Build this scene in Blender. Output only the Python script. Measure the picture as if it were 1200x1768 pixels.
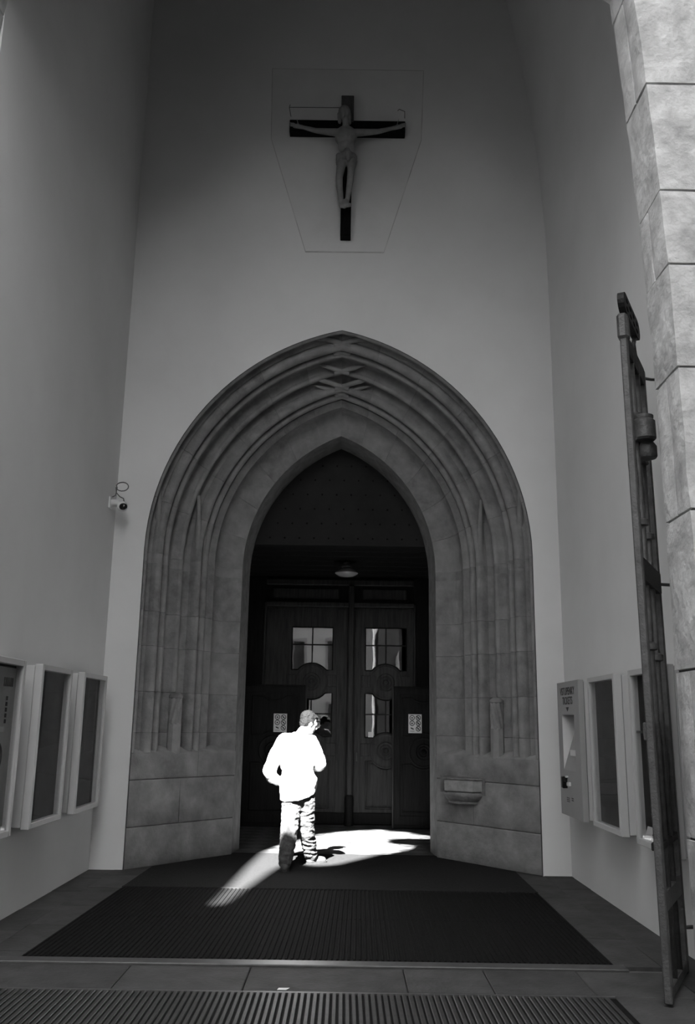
import bpy, bmesh, math, random
from mathutils import Vector, Matrix, noise as mnoise
random.seed(7)
SC = bpy.context.scene
COL = SC.collection
for o in list(bpy.data.objects):
    bpy.data.objects.remove(o)

# ------------------------------------------------------------------ camera
PIT, ROLL, EYE, FPX = math.radians(13.2), math.radians(0.85), 1.65, 1550.0
r0 = Vector((1, 0, 0)); u0 = Vector((0, -math.sin(PIT), math.cos(PIT))); f0 = Vector((0, math.cos(PIT), math.sin(PIT)))
r1 = r0*math.cos(ROLL) + u0*math.sin(ROLL); u1 = -r0*math.sin(ROLL) + u0*math.cos(ROLL)
cd = bpy.data.cameras.new('camera'); cam = bpy.data.objects.new('camera', cd); COL.objects.link(cam)
cd.sensor_fit = 'VERTICAL'; cd.sensor_height = 36.0; cd.lens = FPX/1768*36.0
cd.clip_start = 0.05; cd.clip_end = 400
cam.matrix_world = Matrix(((r1.x, u1.x, -f0.x, 0), (r1.y, u1.y, -f0.y, 0), (r1.z, u1.z, -f0.z, EYE), (0, 0, 0, 1)))
SC.camera = cam

# ------------------------------------------------------------------ light and exposure
W = bpy.data.worlds.new('sky'); SC.world = W; W.use_nodes = True
bg = W.node_tree.nodes['Background']; bg.inputs[0].default_value = (1, 1, 1, 1); bg.inputs[1].default_value = 6.5
SUN_S, SUN_T = 0.19, 0.9166                      # sideways and downward travel per metre of forward travel
SUN_DIR = Vector((SUN_S, 1.0, -SUN_T)).normalized()
sd = bpy.data.lights.new('sun', 'SUN'); sd.energy = 150.0; sd.angle = math.radians(0.25)
so = bpy.data.objects.new('sun', sd); COL.objects.link(so)
so.rotation_euler = SUN_DIR.to_track_quat('-Z', 'Y').to_euler(); so.location = (-6, -20, 30)
SC.view_settings.view_transform = 'Standard'; SC.view_settings.look = 'None'
SC.view_settings.gamma = 1.0; SC.view_settings.use_curve_mapping = False
SC.view_settings.exposure = 0.08
SC.cycles.use_denoising = True
SC.cycles.max_bounces = 10; SC.cycles.diffuse_bounces = 6; SC.cycles.transparent_max_bounces = 12
SC.cycles.caustics_reflective = False; SC.cycles.caustics_refractive = False
SC.cycles.sample_clamp_indirect = 6.0

# ------------------------------------------------------------------ materials
def mat(name, v, rough=0.7, var=0.0, scale=6.0, bump=0.0, bscale=40.0, metal=0.0, spec=0.4, detail=6, stretch=None, v2=None, coat=0.0):
    m = bpy.data.materials.new(name); m.use_nodes = True
    nt = m.node_tree; N = nt.nodes; L = nt.links
    b = N['Principled BSDF']; b.inputs['Roughness'].default_value = rough; b.inputs['Metallic'].default_value = metal
    b.inputs['Specular IOR Level'].default_value = spec
    b.inputs['Base Color'].default_value = (v, v, v, 1)
    if coat: b.inputs['Coat Weight'].default_value = coat
    tc = N.new('ShaderNodeTexCoord'); src = tc.outputs['Object']
    if stretch:
        mp = N.new('ShaderNodeMapping'); mp.inputs['Scale'].default_value = stretch; L.new(src, mp.inputs[0]); src = mp.outputs[0]
    if var > 0:
        n = N.new('ShaderNodeTexNoise'); n.inputs['Scale'].default_value = scale; n.inputs['Detail'].default_value = detail
        n.inputs['Roughness'].default_value = 0.6
        L.new(src, n.inputs['Vector'])
        r = N.new('ShaderNodeValToRGB'); lo = max(0.0, v*(1-var)); hi = min(1.0, v*(1+var)) if v2 is None else v2
        r.color_ramp.elements[0].position = 0.3; r.color_ramp.elements[0].color = (lo, lo, lo, 1)
        r.color_ramp.elements[1].position = 0.7; r.color_ramp.elements[1].color = (hi, hi, hi, 1)
        L.new(n.outputs['Fac'], r.inputs[0]); L.new(r.outputs[0], b.inputs['Base Color'])
    if bump > 0:
        n2 = N.new('ShaderNodeTexNoise'); n2.inputs['Scale'].default_value = bscale; n2.inputs['Detail'].default_value = 5
        L.new(src, n2.inputs['Vector'])
        bp = N.new('ShaderNodeBump'); bp.inputs['Strength'].default_value = bump; bp.inputs['Distance'].default_value = 0.02
        L.new(n2.outputs['Fac'], bp.inputs['Height']); L.new(bp.outputs[0], b.inputs['Normal'])
    return m

def glass_mat(name, ior, wavy=0.0, tint=0.9):
    m = bpy.data.materials.new(name); m.use_nodes = True
    nt = m.node_tree; N = nt.nodes; L = nt.links; N.clear()
    out = N.new('ShaderNodeOutputMaterial'); mix = N.new('ShaderNodeMixShader'); fr = N.new('ShaderNodeFresnel')
    fr.inputs['IOR'].default_value = ior
    tr = N.new('ShaderNodeBsdfTransparent'); tr.inputs[0].default_value = (tint, tint, tint, 1)
    gl = N.new('ShaderNodeBsdfGlossy'); gl.inputs['Roughness'].default_value = 0.015
    ge = N.new('ShaderNodeNewGeometry'); inv = N.new('ShaderNodeMath'); inv.operation = 'SUBTRACT'; inv.inputs[0].default_value = 1.0; L.new(ge.outputs['Backfacing'], inv.inputs[1])
    mu = N.new('ShaderNodeMath'); mu.operation = 'MULTIPLY'; L.new(fr.outputs[0], mu.inputs[0]); L.new(inv.outputs[0], mu.inputs[1])
    L.new(mu.outputs[0], mix.inputs[0]); L.new(tr.outputs[0], mix.inputs[1]); L.new(gl.outputs[0], mix.inputs[2]); L.new(mix.outputs[0], out.inputs[0])
    if wavy:
        tc = N.new('ShaderNodeTexCoord'); n = N.new('ShaderNodeTexNoise'); n.inputs['Scale'].default_value = 3.0; n.inputs['Detail'].default_value = 1
        L.new(tc.outputs['Object'], n.inputs['Vector'])
        bp = N.new('ShaderNodeBump'); bp.inputs['Strength'].default_value = wavy; bp.inputs['Distance'].default_value = 0.02
        L.new(n.outputs['Fac'], bp.inputs['Height']); L.new(bp.outputs[0], gl.inputs['Normal'])
    return m

M = {}
M['plaster'] = mat('plaster', 0.62, 0.9, 0.05, 0.8, 0.25, 2.2)
M['patch'] = mat('plaster_patch', 0.59, 0.9, 0.06, 1.4, 0.2, 5)
M['groove'] = mat('plaster_groove', 0.42, 0.95, 0.3, 3)
M['stone'] = mat('portal_stone', 0.175, 0.85, 0.28, 5.0, 0.35, 30)
M['stone2'] = mat('portal_stone_pale', 0.185, 0.85, 0.25, 4.0, 0.4, 24)
M['stone3'] = mat('portal_stone_dark', 0.165, 0.85, 0.3, 7.0, 0.35, 34)
M['plinth'] = mat('plinth_stone', 0.185, 0.85, 0.35, 3.2, 0.4, 18)
M['basin2'] = mat('basin_block_stone', 0.225, 0.85, 0.2, 9, 0.4, 26)
M['basin'] = mat('basin_stone', 0.15, 0.85, 0.3, 9, 0.4, 26)
M['mortar_dark'] = mat('mortar_dark', 0.115, 0.95, 0.3, 10)
M['mortar'] = mat('mortar', 0.085, 0.95, 0.2, 10)
M['jamb'] = mat('jamb_stone', 0.5, 0.9, 0.35, 4.0, 0.7, 16)
M['paving'] = mat('paving', 0.042, 0.75, 0.3, 5.0, 0.25, 30, spec=.15)
M['paving2'] = mat('paving_pale', 0.05, 0.75, 0.3, 4.0, 0.25, 30, spec=.15)
M['tile_pale'] = mat('tile_pale', 0.10, 0.45, 0.2, 6.0, spec=.15)
M['tile_dark'] = mat('tile_dark', 0.04, 0.45, 0.3, 6.0, spec=.15)
M['mat'] = mat('mat_rubber', 0.009, 0.9, 0.25, 30.0, 0.4, 90, spec=0.04)
M['carpet'] = mat('mat_carpet', 0.02, 1.0, 0.3, 60.0, 0.6, 160, spec=0.04)
M['trimmetal'] = mat('mat_frame', 0.06, 0.5, 0.2, 12.0, metal=0.3)
M['grate'] = mat('grate_metal', 0.032, 0.55, 0.3, 20.0, metal=0.4)
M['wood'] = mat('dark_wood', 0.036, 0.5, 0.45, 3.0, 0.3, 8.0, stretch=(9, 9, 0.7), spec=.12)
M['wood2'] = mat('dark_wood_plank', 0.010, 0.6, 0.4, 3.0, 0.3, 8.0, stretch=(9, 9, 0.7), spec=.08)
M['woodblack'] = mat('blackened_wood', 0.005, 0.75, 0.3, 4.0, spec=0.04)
M['board'] = mat('tympanum_board', 0.018, 0.6, 0.2, 2.5, 0.2, 20, spec=.05)
M['stud'] = mat('iron_stud', 0.003, 0.6, spec=0.04)
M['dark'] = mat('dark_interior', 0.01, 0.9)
M['iron'] = mat('wrought_iron', 0.055, 0.5, 0.35, 14.0, 0.3, 60, metal=0.2)
M['iron2'] = mat('black_iron', 0.010, 0.6, 0.3, 10.0, 0.3, 60, spec=.15)
M['case'] = mat('case_metal', 0.42, 0.45, 0.03, 3.0)
M['casegap'] = mat('case_gap', 0.05, 0.8)
M['caseback'] = mat('case_back', 0.012, 0.8, 0.3, 2.0)
M['machine'] = mat('machine_front', 0.27, 0.5, 0.04, 4.0)
M['machine2'] = mat('machine_pale', 0.62, 0.5)
M['ink'] = mat('black_print', 0.015, 0.7)
M['paper'] = mat('paper', 0.62, 0.8, 0.05, 10)
M['poster'] = mat('poster', 0.30, 0.8, 0.08, 5)
M['crosswood'] = mat('cross_wood', 0.006, 0.75, 0.4, 4, 0.4, 12, stretch=(6, 6, 1), spec=.05)
M['figure'] = mat('carved_wood', 0.19, 0.75, 0.2, 8, 0.3, 25)
M['loin'] = mat('carved_cloth', 0.16, 0.8, 0.2, 10, 0.3, 25)
M['skin'] = mat('skin', 0.42, 0.55, 0.08, 14)
M['hair'] = mat('hair', 0.005, 0.7, 0.6, 60, 0.6, 120, spec=.12)
M['jacket'] = mat('jacket_cloth', 0.62, 0.9, 0.05, 6, 0.35, 14)
M['jeans'] = mat('jeans_denim', 0.05, 0.95, 0.45, 22, 0.9, 22, detail=8)
M['belt'] = mat('belt_leather', 0.008, 0.7)
M['shoe'] = mat('shoe_leather', 0.05, 0.6, 0.3, 12)
M['sole'] = mat('shoe_sole', 0.02, 0.8)
M['white'] = mat('white_plastic', 0.6, 0.4)
M['lens'] = mat('lens_black', 0.008, 0.15)
M['cable'] = mat('cable', 0.08, 0.6)
M['lampglass'] = mat('lamp_glass', 0.35, 0.25)
M['chrome'] = mat('lamp_metal', 0.5, 0.3, metal=0.8)
M['doorglass'] = glass_mat('door_glass', 2.0, 0.02, 0.8)
M['caseglass'] = glass_mat('case_glass', 1.45, 0.0, 0.95)
M['facade'] = mat('facade_render', 0.7, 0.9, 0.06, 0.6, 0.2, 6)
M['facade_dark'] = mat('gothic_stone', 0.12, 0.9, 0.4, 1.0, 0.4, 6)
M['pane_far'] = mat('far_window', 0.08, 0.3)
M['sash'] = mat('far_sash', 0.45, 0.7)
M['ground'] = mat('square_paving', 0.045, 0.9, 0.2, 1.0, 0.3, 8)
M['roofing'] = mat('roof_tiles', 0.15, 0.9, 0.3, 3)

# ------------------------------------------------------------------ helpers
class MB:
    def __init__(s): s.v = []; s.f = []
    def add(s, vs, fs):
        k = len(s.v); s.v += [tuple(p) for p in vs]; s.f += [tuple(k+i for i in f) for f in fs]; return s
    def hexa(s, p):                      # 8 corners: bottom 4 ccw, top 4 ccw
        return s.add(p, [(3, 2, 1, 0), (4, 5, 6, 7), (0, 1, 5, 4), (1, 2, 6, 5), (2, 3, 7, 6), (3, 0, 4, 7)])
    def box(s, x0, x1, y0, y1, z0, z1, f=None):
        p = [(x0, y0, z0), (x1, y0, z0), (x1, y1, z0), (x0, y1, z0), (x0, y0, z1), (x1, y0, z1), (x1, y1, z1), (x0, y1, z1)]
        return s.hexa([f(*q) for q in p] if f else p)
    def bev(s, x0, x1, y0, y1, z0, z1, b=0.01, f=None):  # box with bevelled edges
        bm = bmesh.new(); bmesh.ops.create_cube(bm, size=1)
        for v in bm.verts: v.co = Vector(((x0+x1)/2+v.co.x*(x1-x0), (y0+y1)/2+v.co.y*(y1-y0), (z0+z1)/2+v.co.z*(z1-z0)))
        bmesh.ops.bevel(bm, geom=bm.edges[:], offset=b, segments=1, affect='EDGES')
        bm.verts.index_update()
        vs = [f(*v.co) if f else tuple(v.co) for v in bm.verts]; fs = [tuple(v.index for v in q.verts) for q in bm.faces]; bm.free()
        return s.add(vs, fs)
    def tube(s, path, r, n=8, caps=True):
        P = [Vector(p) for p in path]; R = r if isinstance(r, (list, tuple)) else [r]*len(P)
        up = Vector((0, 0, 1)); t0 = (P[1]-P[0]).normalized()
        if abs(t0.z) > 0.9: up = Vector((1, 0, 0))
        a = t0.cross(up).normalized(); k = len(s.v); vs = []; fs = []
        for i, p in enumerate(P):
            t = (P[min(i+1, len(P)-1)]-P[max(i-1, 0)]).normalized()
            a = (a-t*a.dot(t)).normalized(); b = t.cross(a)
            for j in range(n):
                q = 2*math.pi*j/n; vs.append(p+(a*math.cos(q)+b*math.sin(q))*R[i])
        for i in range(len(P)-1):
            for j in range(n):
                fs.append((i*n+j, i*n+(j+1) % n, (i+1)*n+(j+1) % n, (i+1)*n+j))
        if caps: fs += [tuple(range(n))[::-1], tuple((len(P)-1)*n+j for j in range(n))]
        return s.add(vs, fs)
    def lathe(s, c, prof, n=16, axis='z', f=None, flute=0.0, twist=0.0, nf=8):
        vs = []; fs = []
        for i, (r, h) in enumerate(prof):
            for j in range(n):
                q = 2*math.pi*j/n; rr = r*(1+flute*math.cos(nf*(q+twist*h))) if flute else r
                d = {'z': (rr*math.cos(q), rr*math.sin(q), h), 'y': (rr*math.cos(q), h, -rr*math.sin(q)), 'x': (h, rr*math.cos(q), rr*math.sin(q))}[axis]
                p = (c[0]+d[0], c[1]+d[1], c[2]+d[2]); vs.append(f(*p) if f else p)
        m = len(prof)
        for i in range(m-1):
            for j in range(n): fs.append((i*n+j, i*n+(j+1) % n, (i+1)*n+(j+1) % n, (i+1)*n+j))
        fs += [tuple(range(n))[::-1], tuple((m-1)*n+j for j in range(n))]
        return s.add(vs, fs)
    def prism(s, poly, y0, y1, f=None, tri=True):      # poly in (x,z), extruded along y
        n = len(poly)
        vs = [(x, y0, z) for x, z in poly]+[(x, y1, z) for x, z in poly]
        if f: vs = [f(*v) for v in vs]
        return s.add(vs, [tuple(range(n)), tuple(range(2*n-1, n-1, -1))]+[(i, n+i, n+(i+1) % n, (i+1) % n) for i in range(n)])
    def strip(s, rows, close=False):     # rows of equal length point lists
        vs = [p for r in rows for p in r]; n = len(rows[0]); fs = []
        for i in range(len(rows)-1):
            for j in range(n-1): fs.append((i*n+j, i*n+j+1, (i+1)*n+j+1, (i+1)*n+j))
        return s.add(vs, fs)
    def ball(s, c, r, n=12, m=8, f=None):
        rr = r if isinstance(r, (tuple, list)) else (r, r, r); vs = []; fs = []
        for i in range(m+1):
            a = math.pi*i/m
            for j in range(n):
                q = 2*math.pi*j/n
                vs.append((c[0]+rr[0]*math.sin(a)*math.cos(q), c[1]+rr[1]*math.sin(a)*math.sin(q), c[2]+rr[2]*math.cos(a)))
        for i in range(m):
            for j in range(n): fs.append((i*n+j, (i+1)*n+j, (i+1)*n+(j+1) % n, i*n+(j+1) % n))
        return s.add(vs, fs)
    def mesh(s, name):
        me = bpy.data.meshes.new(name); me.from_pydata(s.v, [], s.f); me.validate()
        bm = bmesh.new(); bm.from_mesh(me); bmesh.ops.remove_doubles(bm, verts=bm.verts, dist=1e-6)
        bmesh.ops.recalc_face_normals(bm, faces=bm.faces); bm.to_mesh(me); bm.free(); return me
    def build(s, name, m, parent=None, smooth=False, local=False):
        return link(name, s.mesh(name), m, parent, smooth, local)

LOC = {}
def link(name, me, m, parent=None, smooth=False, local=False):
    o = bpy.data.objects.new(name, me); COL.objects.link(o)
    if m is not None:
        me.materials.clear(); me.materials.append(m)
    if smooth:
        me.polygons.foreach_set('use_smooth', [True]*len(me.polygons))
        if smooth is not True: me.set_sharp_from_angle(angle=smooth)
    if parent is not None:
        o.parent = parent
        if not local: o.matrix_parent_inverse = inv_of(parent)
    return o
def inv_of(o):
    m = Matrix.Identity(4)
    while o is not None:
        m = m @ (o.matrix_parent_inverse @ o.matrix_basis).inverted() if False else (o.matrix_parent_inverse @ Matrix.LocRotScale(o.location, o.rotation_euler, o.scale)).inverted() @ m if False else m @ Matrix.Identity(4) if False else compose(o, m)
        o = o.parent
    return m
def compose(o, m):
    return m @ (o.matrix_parent_inverse @ Matrix.LocRotScale(o.location, o.rotation_euler, o.scale)).inverted()
def thing(name, label, cat, loc=(0, 0, 0), rz=0.0, group=None):
    o = bpy.data.objects.new(name, None); COL.objects.link(o); o.location = loc; o.rotation_euler = (0, 0, rz)
    o.empty_display_size = 0.1
    return tag(o, label, cat, group)
def tag(o, label, cat, group=None):
    o['label'] = label; o['category'] = cat
    if group: o['group'] = group
    return o
def struct(o): o['kind'] = 'structure'; return o
def copy_tree(o, parent=None):
    c = o.copy(); COL.objects.link(c); c.parent = parent
    if parent is not None: c.matrix_parent_inverse = o.matrix_parent_inverse.copy()
    for ch in list(o.children): copy_tree(ch, c)
    return c
SM = math.radians(38)

# voxel-remeshed organic solids from tapered capsules and ellipsoids
def cap(mb, a, b, ra, rb, n=10):
    a = Vector(a); b = Vector(b); d = (b-a); L = d.length; t = d/L if L > 1e-6 else Vector((0, 0, 1))
    path = []; R = []
    for k in range(5):
        q = math.pi/2*(1-k/4); path.append(a-t*ra*math.sin(q)); R.append(max(ra*math.cos(q), 1e-3))
    for k in range(1, 5):
        q = math.pi/2*k/4
        path.append(b+t*rb*math.sin(q)); R.append(max(rb*math.cos(q), 1e-3))
    path.insert(5, b+t*1e-4); R.insert(5, rb)
    mb.tube(path, R, n)
def chain(mb, pts, n=10):
    for (a, ra), (b, rb) in zip(pts[:-1], pts[1:]): cap(mb, a, b, ra, rb, n)
def organic(name, mb, m, vox, sm=6, parent=None, disp=0.0, dscale=9.0, local=False, stretch=(1, 1, 1), smf=0.5):
    me = bpy.data.meshes.new(name); me.from_pydata(mb.v, [], mb.f)
    t = bpy.data.objects.new('tmp', me); COL.objects.link(t)
    r = t.modifiers.new('r', 'REMESH'); r.mode = 'VOXEL'; r.voxel_size = vox
    if sm:
        s_ = t.modifiers.new('s', 'SMOOTH'); s_.iterations = sm; s_.factor = smf
    dg = bpy.context.evaluated_depsgraph_get(); ev = t.evaluated_get(dg)
    nm = bpy.data.meshes.new_from_object(ev); nm.name = name
    bpy.data.objects.remove(t); bpy.data.meshes.remove(me)
    if disp:
        nm.update(); ns = [v.normal.copy() for v in nm.vertices]
        for v, q in zip(nm.vertices, ns):
            p = Vector((v.co.x*stretch[0], v.co.y*stretch[1], v.co.z*stretch[2]))*dscale
            v.co += q*disp*(1-2*abs(mnoise.noise(p)))
    return link(name, nm, m, parent, True, local)

# ------------------------------------------------------------------ the setting
XL, XR, YB, XC = -2.85, 2.585, 10.75, -0.104
WO, WI, ZS, ZAO, ZAI, YI = 2.366, 1.31, 3.65, 6.58, 5.57, 12.05
SLX, SLY = WO-WI, YI-YB; SL = math.hypot(SLX, SLY); NX, NY = SLY/SL, SLX/SL

def prof_wyz(t, n):
    return WO-SLX*t-NX*n, YB+SLY*t-NY*n, ZAO-(ZAO-ZAI)*t-NX*n
def arc_cR(w, za):
    h = za-ZS; c = (h*h-w*w)/(2*w); return c, w+c
def portal_pt(side, t, n, z=None, u=None):
    w, y, za = prof_wyz(t, n)
    if u is None: return (XC+side*w, y, z)
    c, R = arc_cR(w, za); th = math.acos(c/R)*u
    return (XC+side*(R*math.cos(th)-c), y, ZS+R*math.sin(th))
def arch_x(w, za, z):
    if z <= ZS: return w
    c, R = arc_cR(w, za); d = R*R-(z-ZS)**2
    return max(0.0, math.sqrt(max(d, 0))-c)

floor = struct(MB().add([(-9, 5.0, -0.03), (9, 5.0, -0.03), (9, 16.5, -0.03), (-9, 16.5, -0.03)], [(0, 1, 2, 3)]).build('floor', M['mortar']))
# paving slabs round the mat and in front of it
def slab(x0, x1, y0, y1, k):
    h = random.uniform(-0.002, 0.002); g = 0.0025
    MB().bev(x0+g, x1-g, y0+g, y1-g, -0.06, h, 0.006).build('paving_slab', M['paving'] if k % 2 else M['paving2'], floor)
def slab_poly(pts, k):
    h = random.uniform(-0.003, 0.003); n = len(pts)
    cx = sum(p[0] for p in pts)/n; cy = sum(p[1] for p in pts)/n
    q = [(p[0]+(cx-p[0])*0.006, p[1]+(cy-p[1])*0.006) for p in pts]
    MB().add([(x, y, -0.06) for x, y in q]+[(x, y, h) for x, y in q],
             [tuple(range(n))[::-1], tuple(range(n, 2*n))]+[(i, (i+1) % n, n+(i+1) % n, n+i) for i in range(n)]).build('paving_slab', M['paving'] if k % 2 else M['paving2'], floor)
MATL = lambda y: -2.27+(y-6.92)*0.02
MATR = lambda y: 1.935+(y-6.88)*0.014
ys = [6.9, 7.75, 8.55, 9.45, 10.2, 10.9]
for i in range(len(ys)-1):
    a, b = ys[i], ys[i+1]
    slab_poly([(XL, a), (-2.56, a), (-2.56, b), (XL, b)], i)
    slab_poly([(-2.56, a+.2), (MATL(a+.2), a+.2), (MATL(b+.2), b+.2), (-2.56, b+.2)] if i < len(ys)-2 else [(-2.56, a+.2), (MATL(a+.2), a+.2), (MATL(b+.1), b+.1), (-2.56, b+.1)], i+1)
    slab_poly([(2.27, a-.25), (XR, a-.25), (XR, b-.25), (2.27, b-.25)], i+1)
    slab_poly([(MATR(a), a), (2.27, a), (2.27, b), (MATR(b), b)], i)
slab_poly([(2.27, 10.65), (XR, 10.65), (XR, 10.9), (2.27, 10.9)], 1)
slab_poly([(-2.56, 6.9), (MATL(6.9), 6.9), (MATL(7.1), 7.1), (-2.56, 7.1)], 1)
xs = [-3.4, -2.5, -1.45, -0.62, 0.43, 0.98, 1.62, 2.27, 3.2]
for i in range(len(xs)-1): slab(xs[i], xs[i+1], 6.17, 6.76, i)
for i, (a, b) in enumerate([(-3.4, -2.9), (-2.9, -2.2), (1.72, 2.2), (2.2, 3.2)]): slab(a, b, 5.3, 6.17, i)
for i, a in enumerate([-2.2, -1.1, 0.0, 0.9]): slab(a, [-1.1, 0.0, 0.9, 1.72][i], 4.9, 5.19, i)

# chequered tiles of the doorway, laid on the diagonal
def clip(poly, ax, lim, keep_less):
    out = []
    for i in range(len(poly)):
        p, q = poly[i], poly[(i+1) % len(poly)]
        ip = (p[ax] <= lim) == keep_less; iq = (q[ax] <= lim) == keep_less
        if ip: out.append(p)
        if ip != iq:
            t = (lim-p[ax])/(q[ax]-p[ax]); out.append((p[0]+(q[0]-p[0])*t, p[1]+(q[1]-p[1])*t))
    return out
TS = 0.36
for i in range(-8, 9):
    for j in range(0, 11):
        for par in (0, 1):
            cx = XC+(i+0.5*par)*TS*1.0; cy = 12.2+(j+0.5*par)*TS*1.0; h = TS/2-0.004
            p = [(cx-h, cy), (cx, cy-h), (cx+h, cy), (cx, cy+h)]
            for ax, lim, kl in ((0, XC-1.94, False), (0, XC+1.94, True), (1, 12.2, False), (1, 15.72, True)):
                if len(p) >= 3: p = clip(p, ax, lim, kl)
            if len(p) < 3: continue
            n = len(p)
            MB().add([(x, y, -0.02) for x, y in p]+[(x, y, 0.0) for x, y in p], [tuple(range(n))[::-1], tuple(range(n, 2*n))]+[(k, (k+1) % n, n+(k+1) % n, n+k) for k in range(n)]).build(
                'floor_tile', M['tile_pale'] if par == 0 else M['tile_dark'], floor)

# back wall with the pointed hole of the portal
ZT = 13.2
mb = MB(); zl = [-0.03]+[ZS*i/6 for i in range(1, 7)]+[ZS+(ZAO-ZS)*(1-(1-i/30)**2) for i in range(1, 31)]
for a, b in zip(zl[:-1], zl[1:]):
    wa, wb = arch_x(WO, ZAO, a), arch_x(WO, ZAO, b)
    for s_, xe in ((-1, XL), (1, XR)):
        mb.add([(xe, YB, a), (XC+s_*wa, YB, a), (XC+s_*wb, YB, b), (xe, YB, b)], [(0, 1, 2, 3)])
mb.add([(XL, YB, ZAO), (XC, YB, ZAO), (XR, YB, ZAO), (XR, YB, ZT), (XL, YB, ZT)], [(0, 1, 2, 3, 4)])
wall_back = struct(mb.build('wall_back', M['plaster']))
# the repaired field of plaster behind the crucifix, outlined by a scored groove
hexo = [(-1.139, 10.492), (0.972, 10.491), (0.935, 9.39), (0.431, 7.685), (-0.608, 7.68), (-1.12, 9.38)]
def shrink(p, d):
    cx = sum(a for a, b in p)/len(p); cz = sum(b for a, b in p)/len(p)
    return [(cx+(a-cx)*(1-d), cz+(b-cz)*(1-d)) for a, b in p]
MB().prism(hexo, YB-0.004, YB+0.01).build('plaster_groove', M['groove'], wall_back)
MB().prism(shrink(hexo, 0.010), YB-0.009, YB+0.01).build('plaster_field', M['patch'], wall_back)

# side walls; the right one leans into the vault above nine metres
wl = MB(); wl.box(XL-0.3, XL, 6.2, 10.9, -0.03, ZT); wall_left = struct(wl.build('wall_left', M['plaster']))
rows = []
for i in range(0, 15):
    z = -0.03+i*(9.0/9) if i < 10 else 9.0+(i-9)*0.85
    dx = 0 if z < 7.2 else -0.022*(z-7.2)**2
    rows.append([(XR+dx, 6.2, z), (XR+dx, 10.9, z)])
wall_right = struct(MB().strip(rows).build('wall_right', M['plaster'], smooth=True))
ceiling = struct(MB().box(XL-0.4, XR+0.4, 5.7, 11.2, ZT, ZT+0.3).build('ceiling', M['plaster']))

# front wall with its tall pointed opening; the stones of its right jamb are single blocks
FY0, FY1, FXL, FXR = 5.72, 6.2, -3.0, 2.245
def front_w(z):    # half width of the opening about its middle, jamb curving in
    if z < 3.0: return 0.0
    if z < 7.4: return 0.0085*(z-3.0)**2
    return 0.165+1.2*(z-7.4)
fz = [-0.03, 1.0, 2.0, 3.0, 3.6, 4.2, 4.8, 5.4, 6.0, 6.6, 7.2]+[7.4+0.2*i for i in range(0, 11)]
mb = MB(); mid = (FXL+FXR)/2
for a, b in zip(fz[:-1], fz[1:]):
    for s_, x0, xo in ((1, FXR+0.03, 7.0), (-1, FXL-0.03, -7.0)):
        pa = x0-s_*front_w(a); pb = x0-s_*front_w(b)
        if s_*(pa-mid) < 0: pa = mid
        if s_*(pb-mid) < 0: pb = mid
        mb.hexa([(pa, FY0+.03, a), (xo, FY0+.03, a), (xo, FY1-.004, a), (pa, FY1-.004, a), (pb, FY0+.03, b), (xo, FY0+.03, b), (xo, FY1-.004, b), (pb, FY1-.004, b)])
mb.box(-7, 7, FY0+.03, FY1-.004, fz[-1], 14.0)
wall_front = struct(mb.build('wall_front', M['mortar']))
def rough_block(x0, x1, y0, y1, z0, z1, seed, f):
    """a weathered ashlar: bevelled box with a grid of uneven faces"""
    bm = bmesh.new(); bmesh.ops.create_cube(bm, size=1)
    bmesh.ops.subdivide_edges(bm, edges=bm.edges[:], cuts=3, use_grid_fill=True)
    for v in bm.verts:
        c = v.co*2; k = max(abs(c.x), abs(c.y), abs(c.z))
        near = sum(1 for q in (c.x, c.y, c.z) if abs(q) > 0.99)
        ins = 0.007 if near >= 2 else 0.0
        p = Vector(((x0+x1)/2+(x1-x0)/2*c.x, (y0+y1)/2+(y1-y0)/2*c.y, (z0+z1)/2+(z1-z0)/2*c.z))
        p -= Vector((math.copysign(1, c.x) if abs(c.x) > .99 else 0, math.copysign(1, c.y) if abs(c.y) > .99 else 0, math.copysign(1, c.z) if abs(c.z) > .99 else 0))*ins
        p += Vector((mnoise.noise(p*3+Vector((seed, 0, 0))), mnoise.noise(p*3+Vector((0, seed, 0))), 0))*0.012
        v.co = f(p)
    m_ = MB(); bm.verts.index_update(); m_.add([tuple(v.co) for v in bm.verts], [tuple(v.index for v in q.verts) for q in bm.faces]); bm.free()
    return m_
jz = [0.0, 0.95, 2.02, 3.05, 4.05, 4.82, 5.4, 6.28, 7.2, 8.0]
for i in range(len(jz)-1):
    a, b = jz[i]+0.002, jz[i+1]-0.002
    lean = lambda p: Vector((p.x-front_w(p.z), p.y, p.z))
    cut = [FY0, FY1+0.01] if i % 2 == 0 else [FY0, FY0+random.uniform(.2, .28), FY1+0.01]
    for c0, c1 in zip(cut[:-1], cut[1:]):
        x1 = FXR+(0.62 if c0 == FY0 else 0.3) if i % 2 else FXR+0.45
        rough_block(FXR, x1, c0+.003, c1-.003, a, b, i*3.7+c0, lean).build('stone_block', M['jamb'], wall_front, smooth=SM)
    x2 = x1
    for k in range(2):
        x3 = x2+random.uniform(.6, .9)
        rough_block(x2+.006, x3, FY0, FY0+.2, a, b, i+k*9.1, lambda p: p).build('stone_block', M['jamb'], wall_front, smooth=SM); x2 = x3
    leanL = lambda p: Vector((p.x+front_w(p.z), p.y, p.z))
    rough_block(FXL-.5, FXL, FY0, FY1+0.01, a, b, i*2.3, leanL).build('stone_block', M['jamb'], wall_front, smooth=SM)

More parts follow.
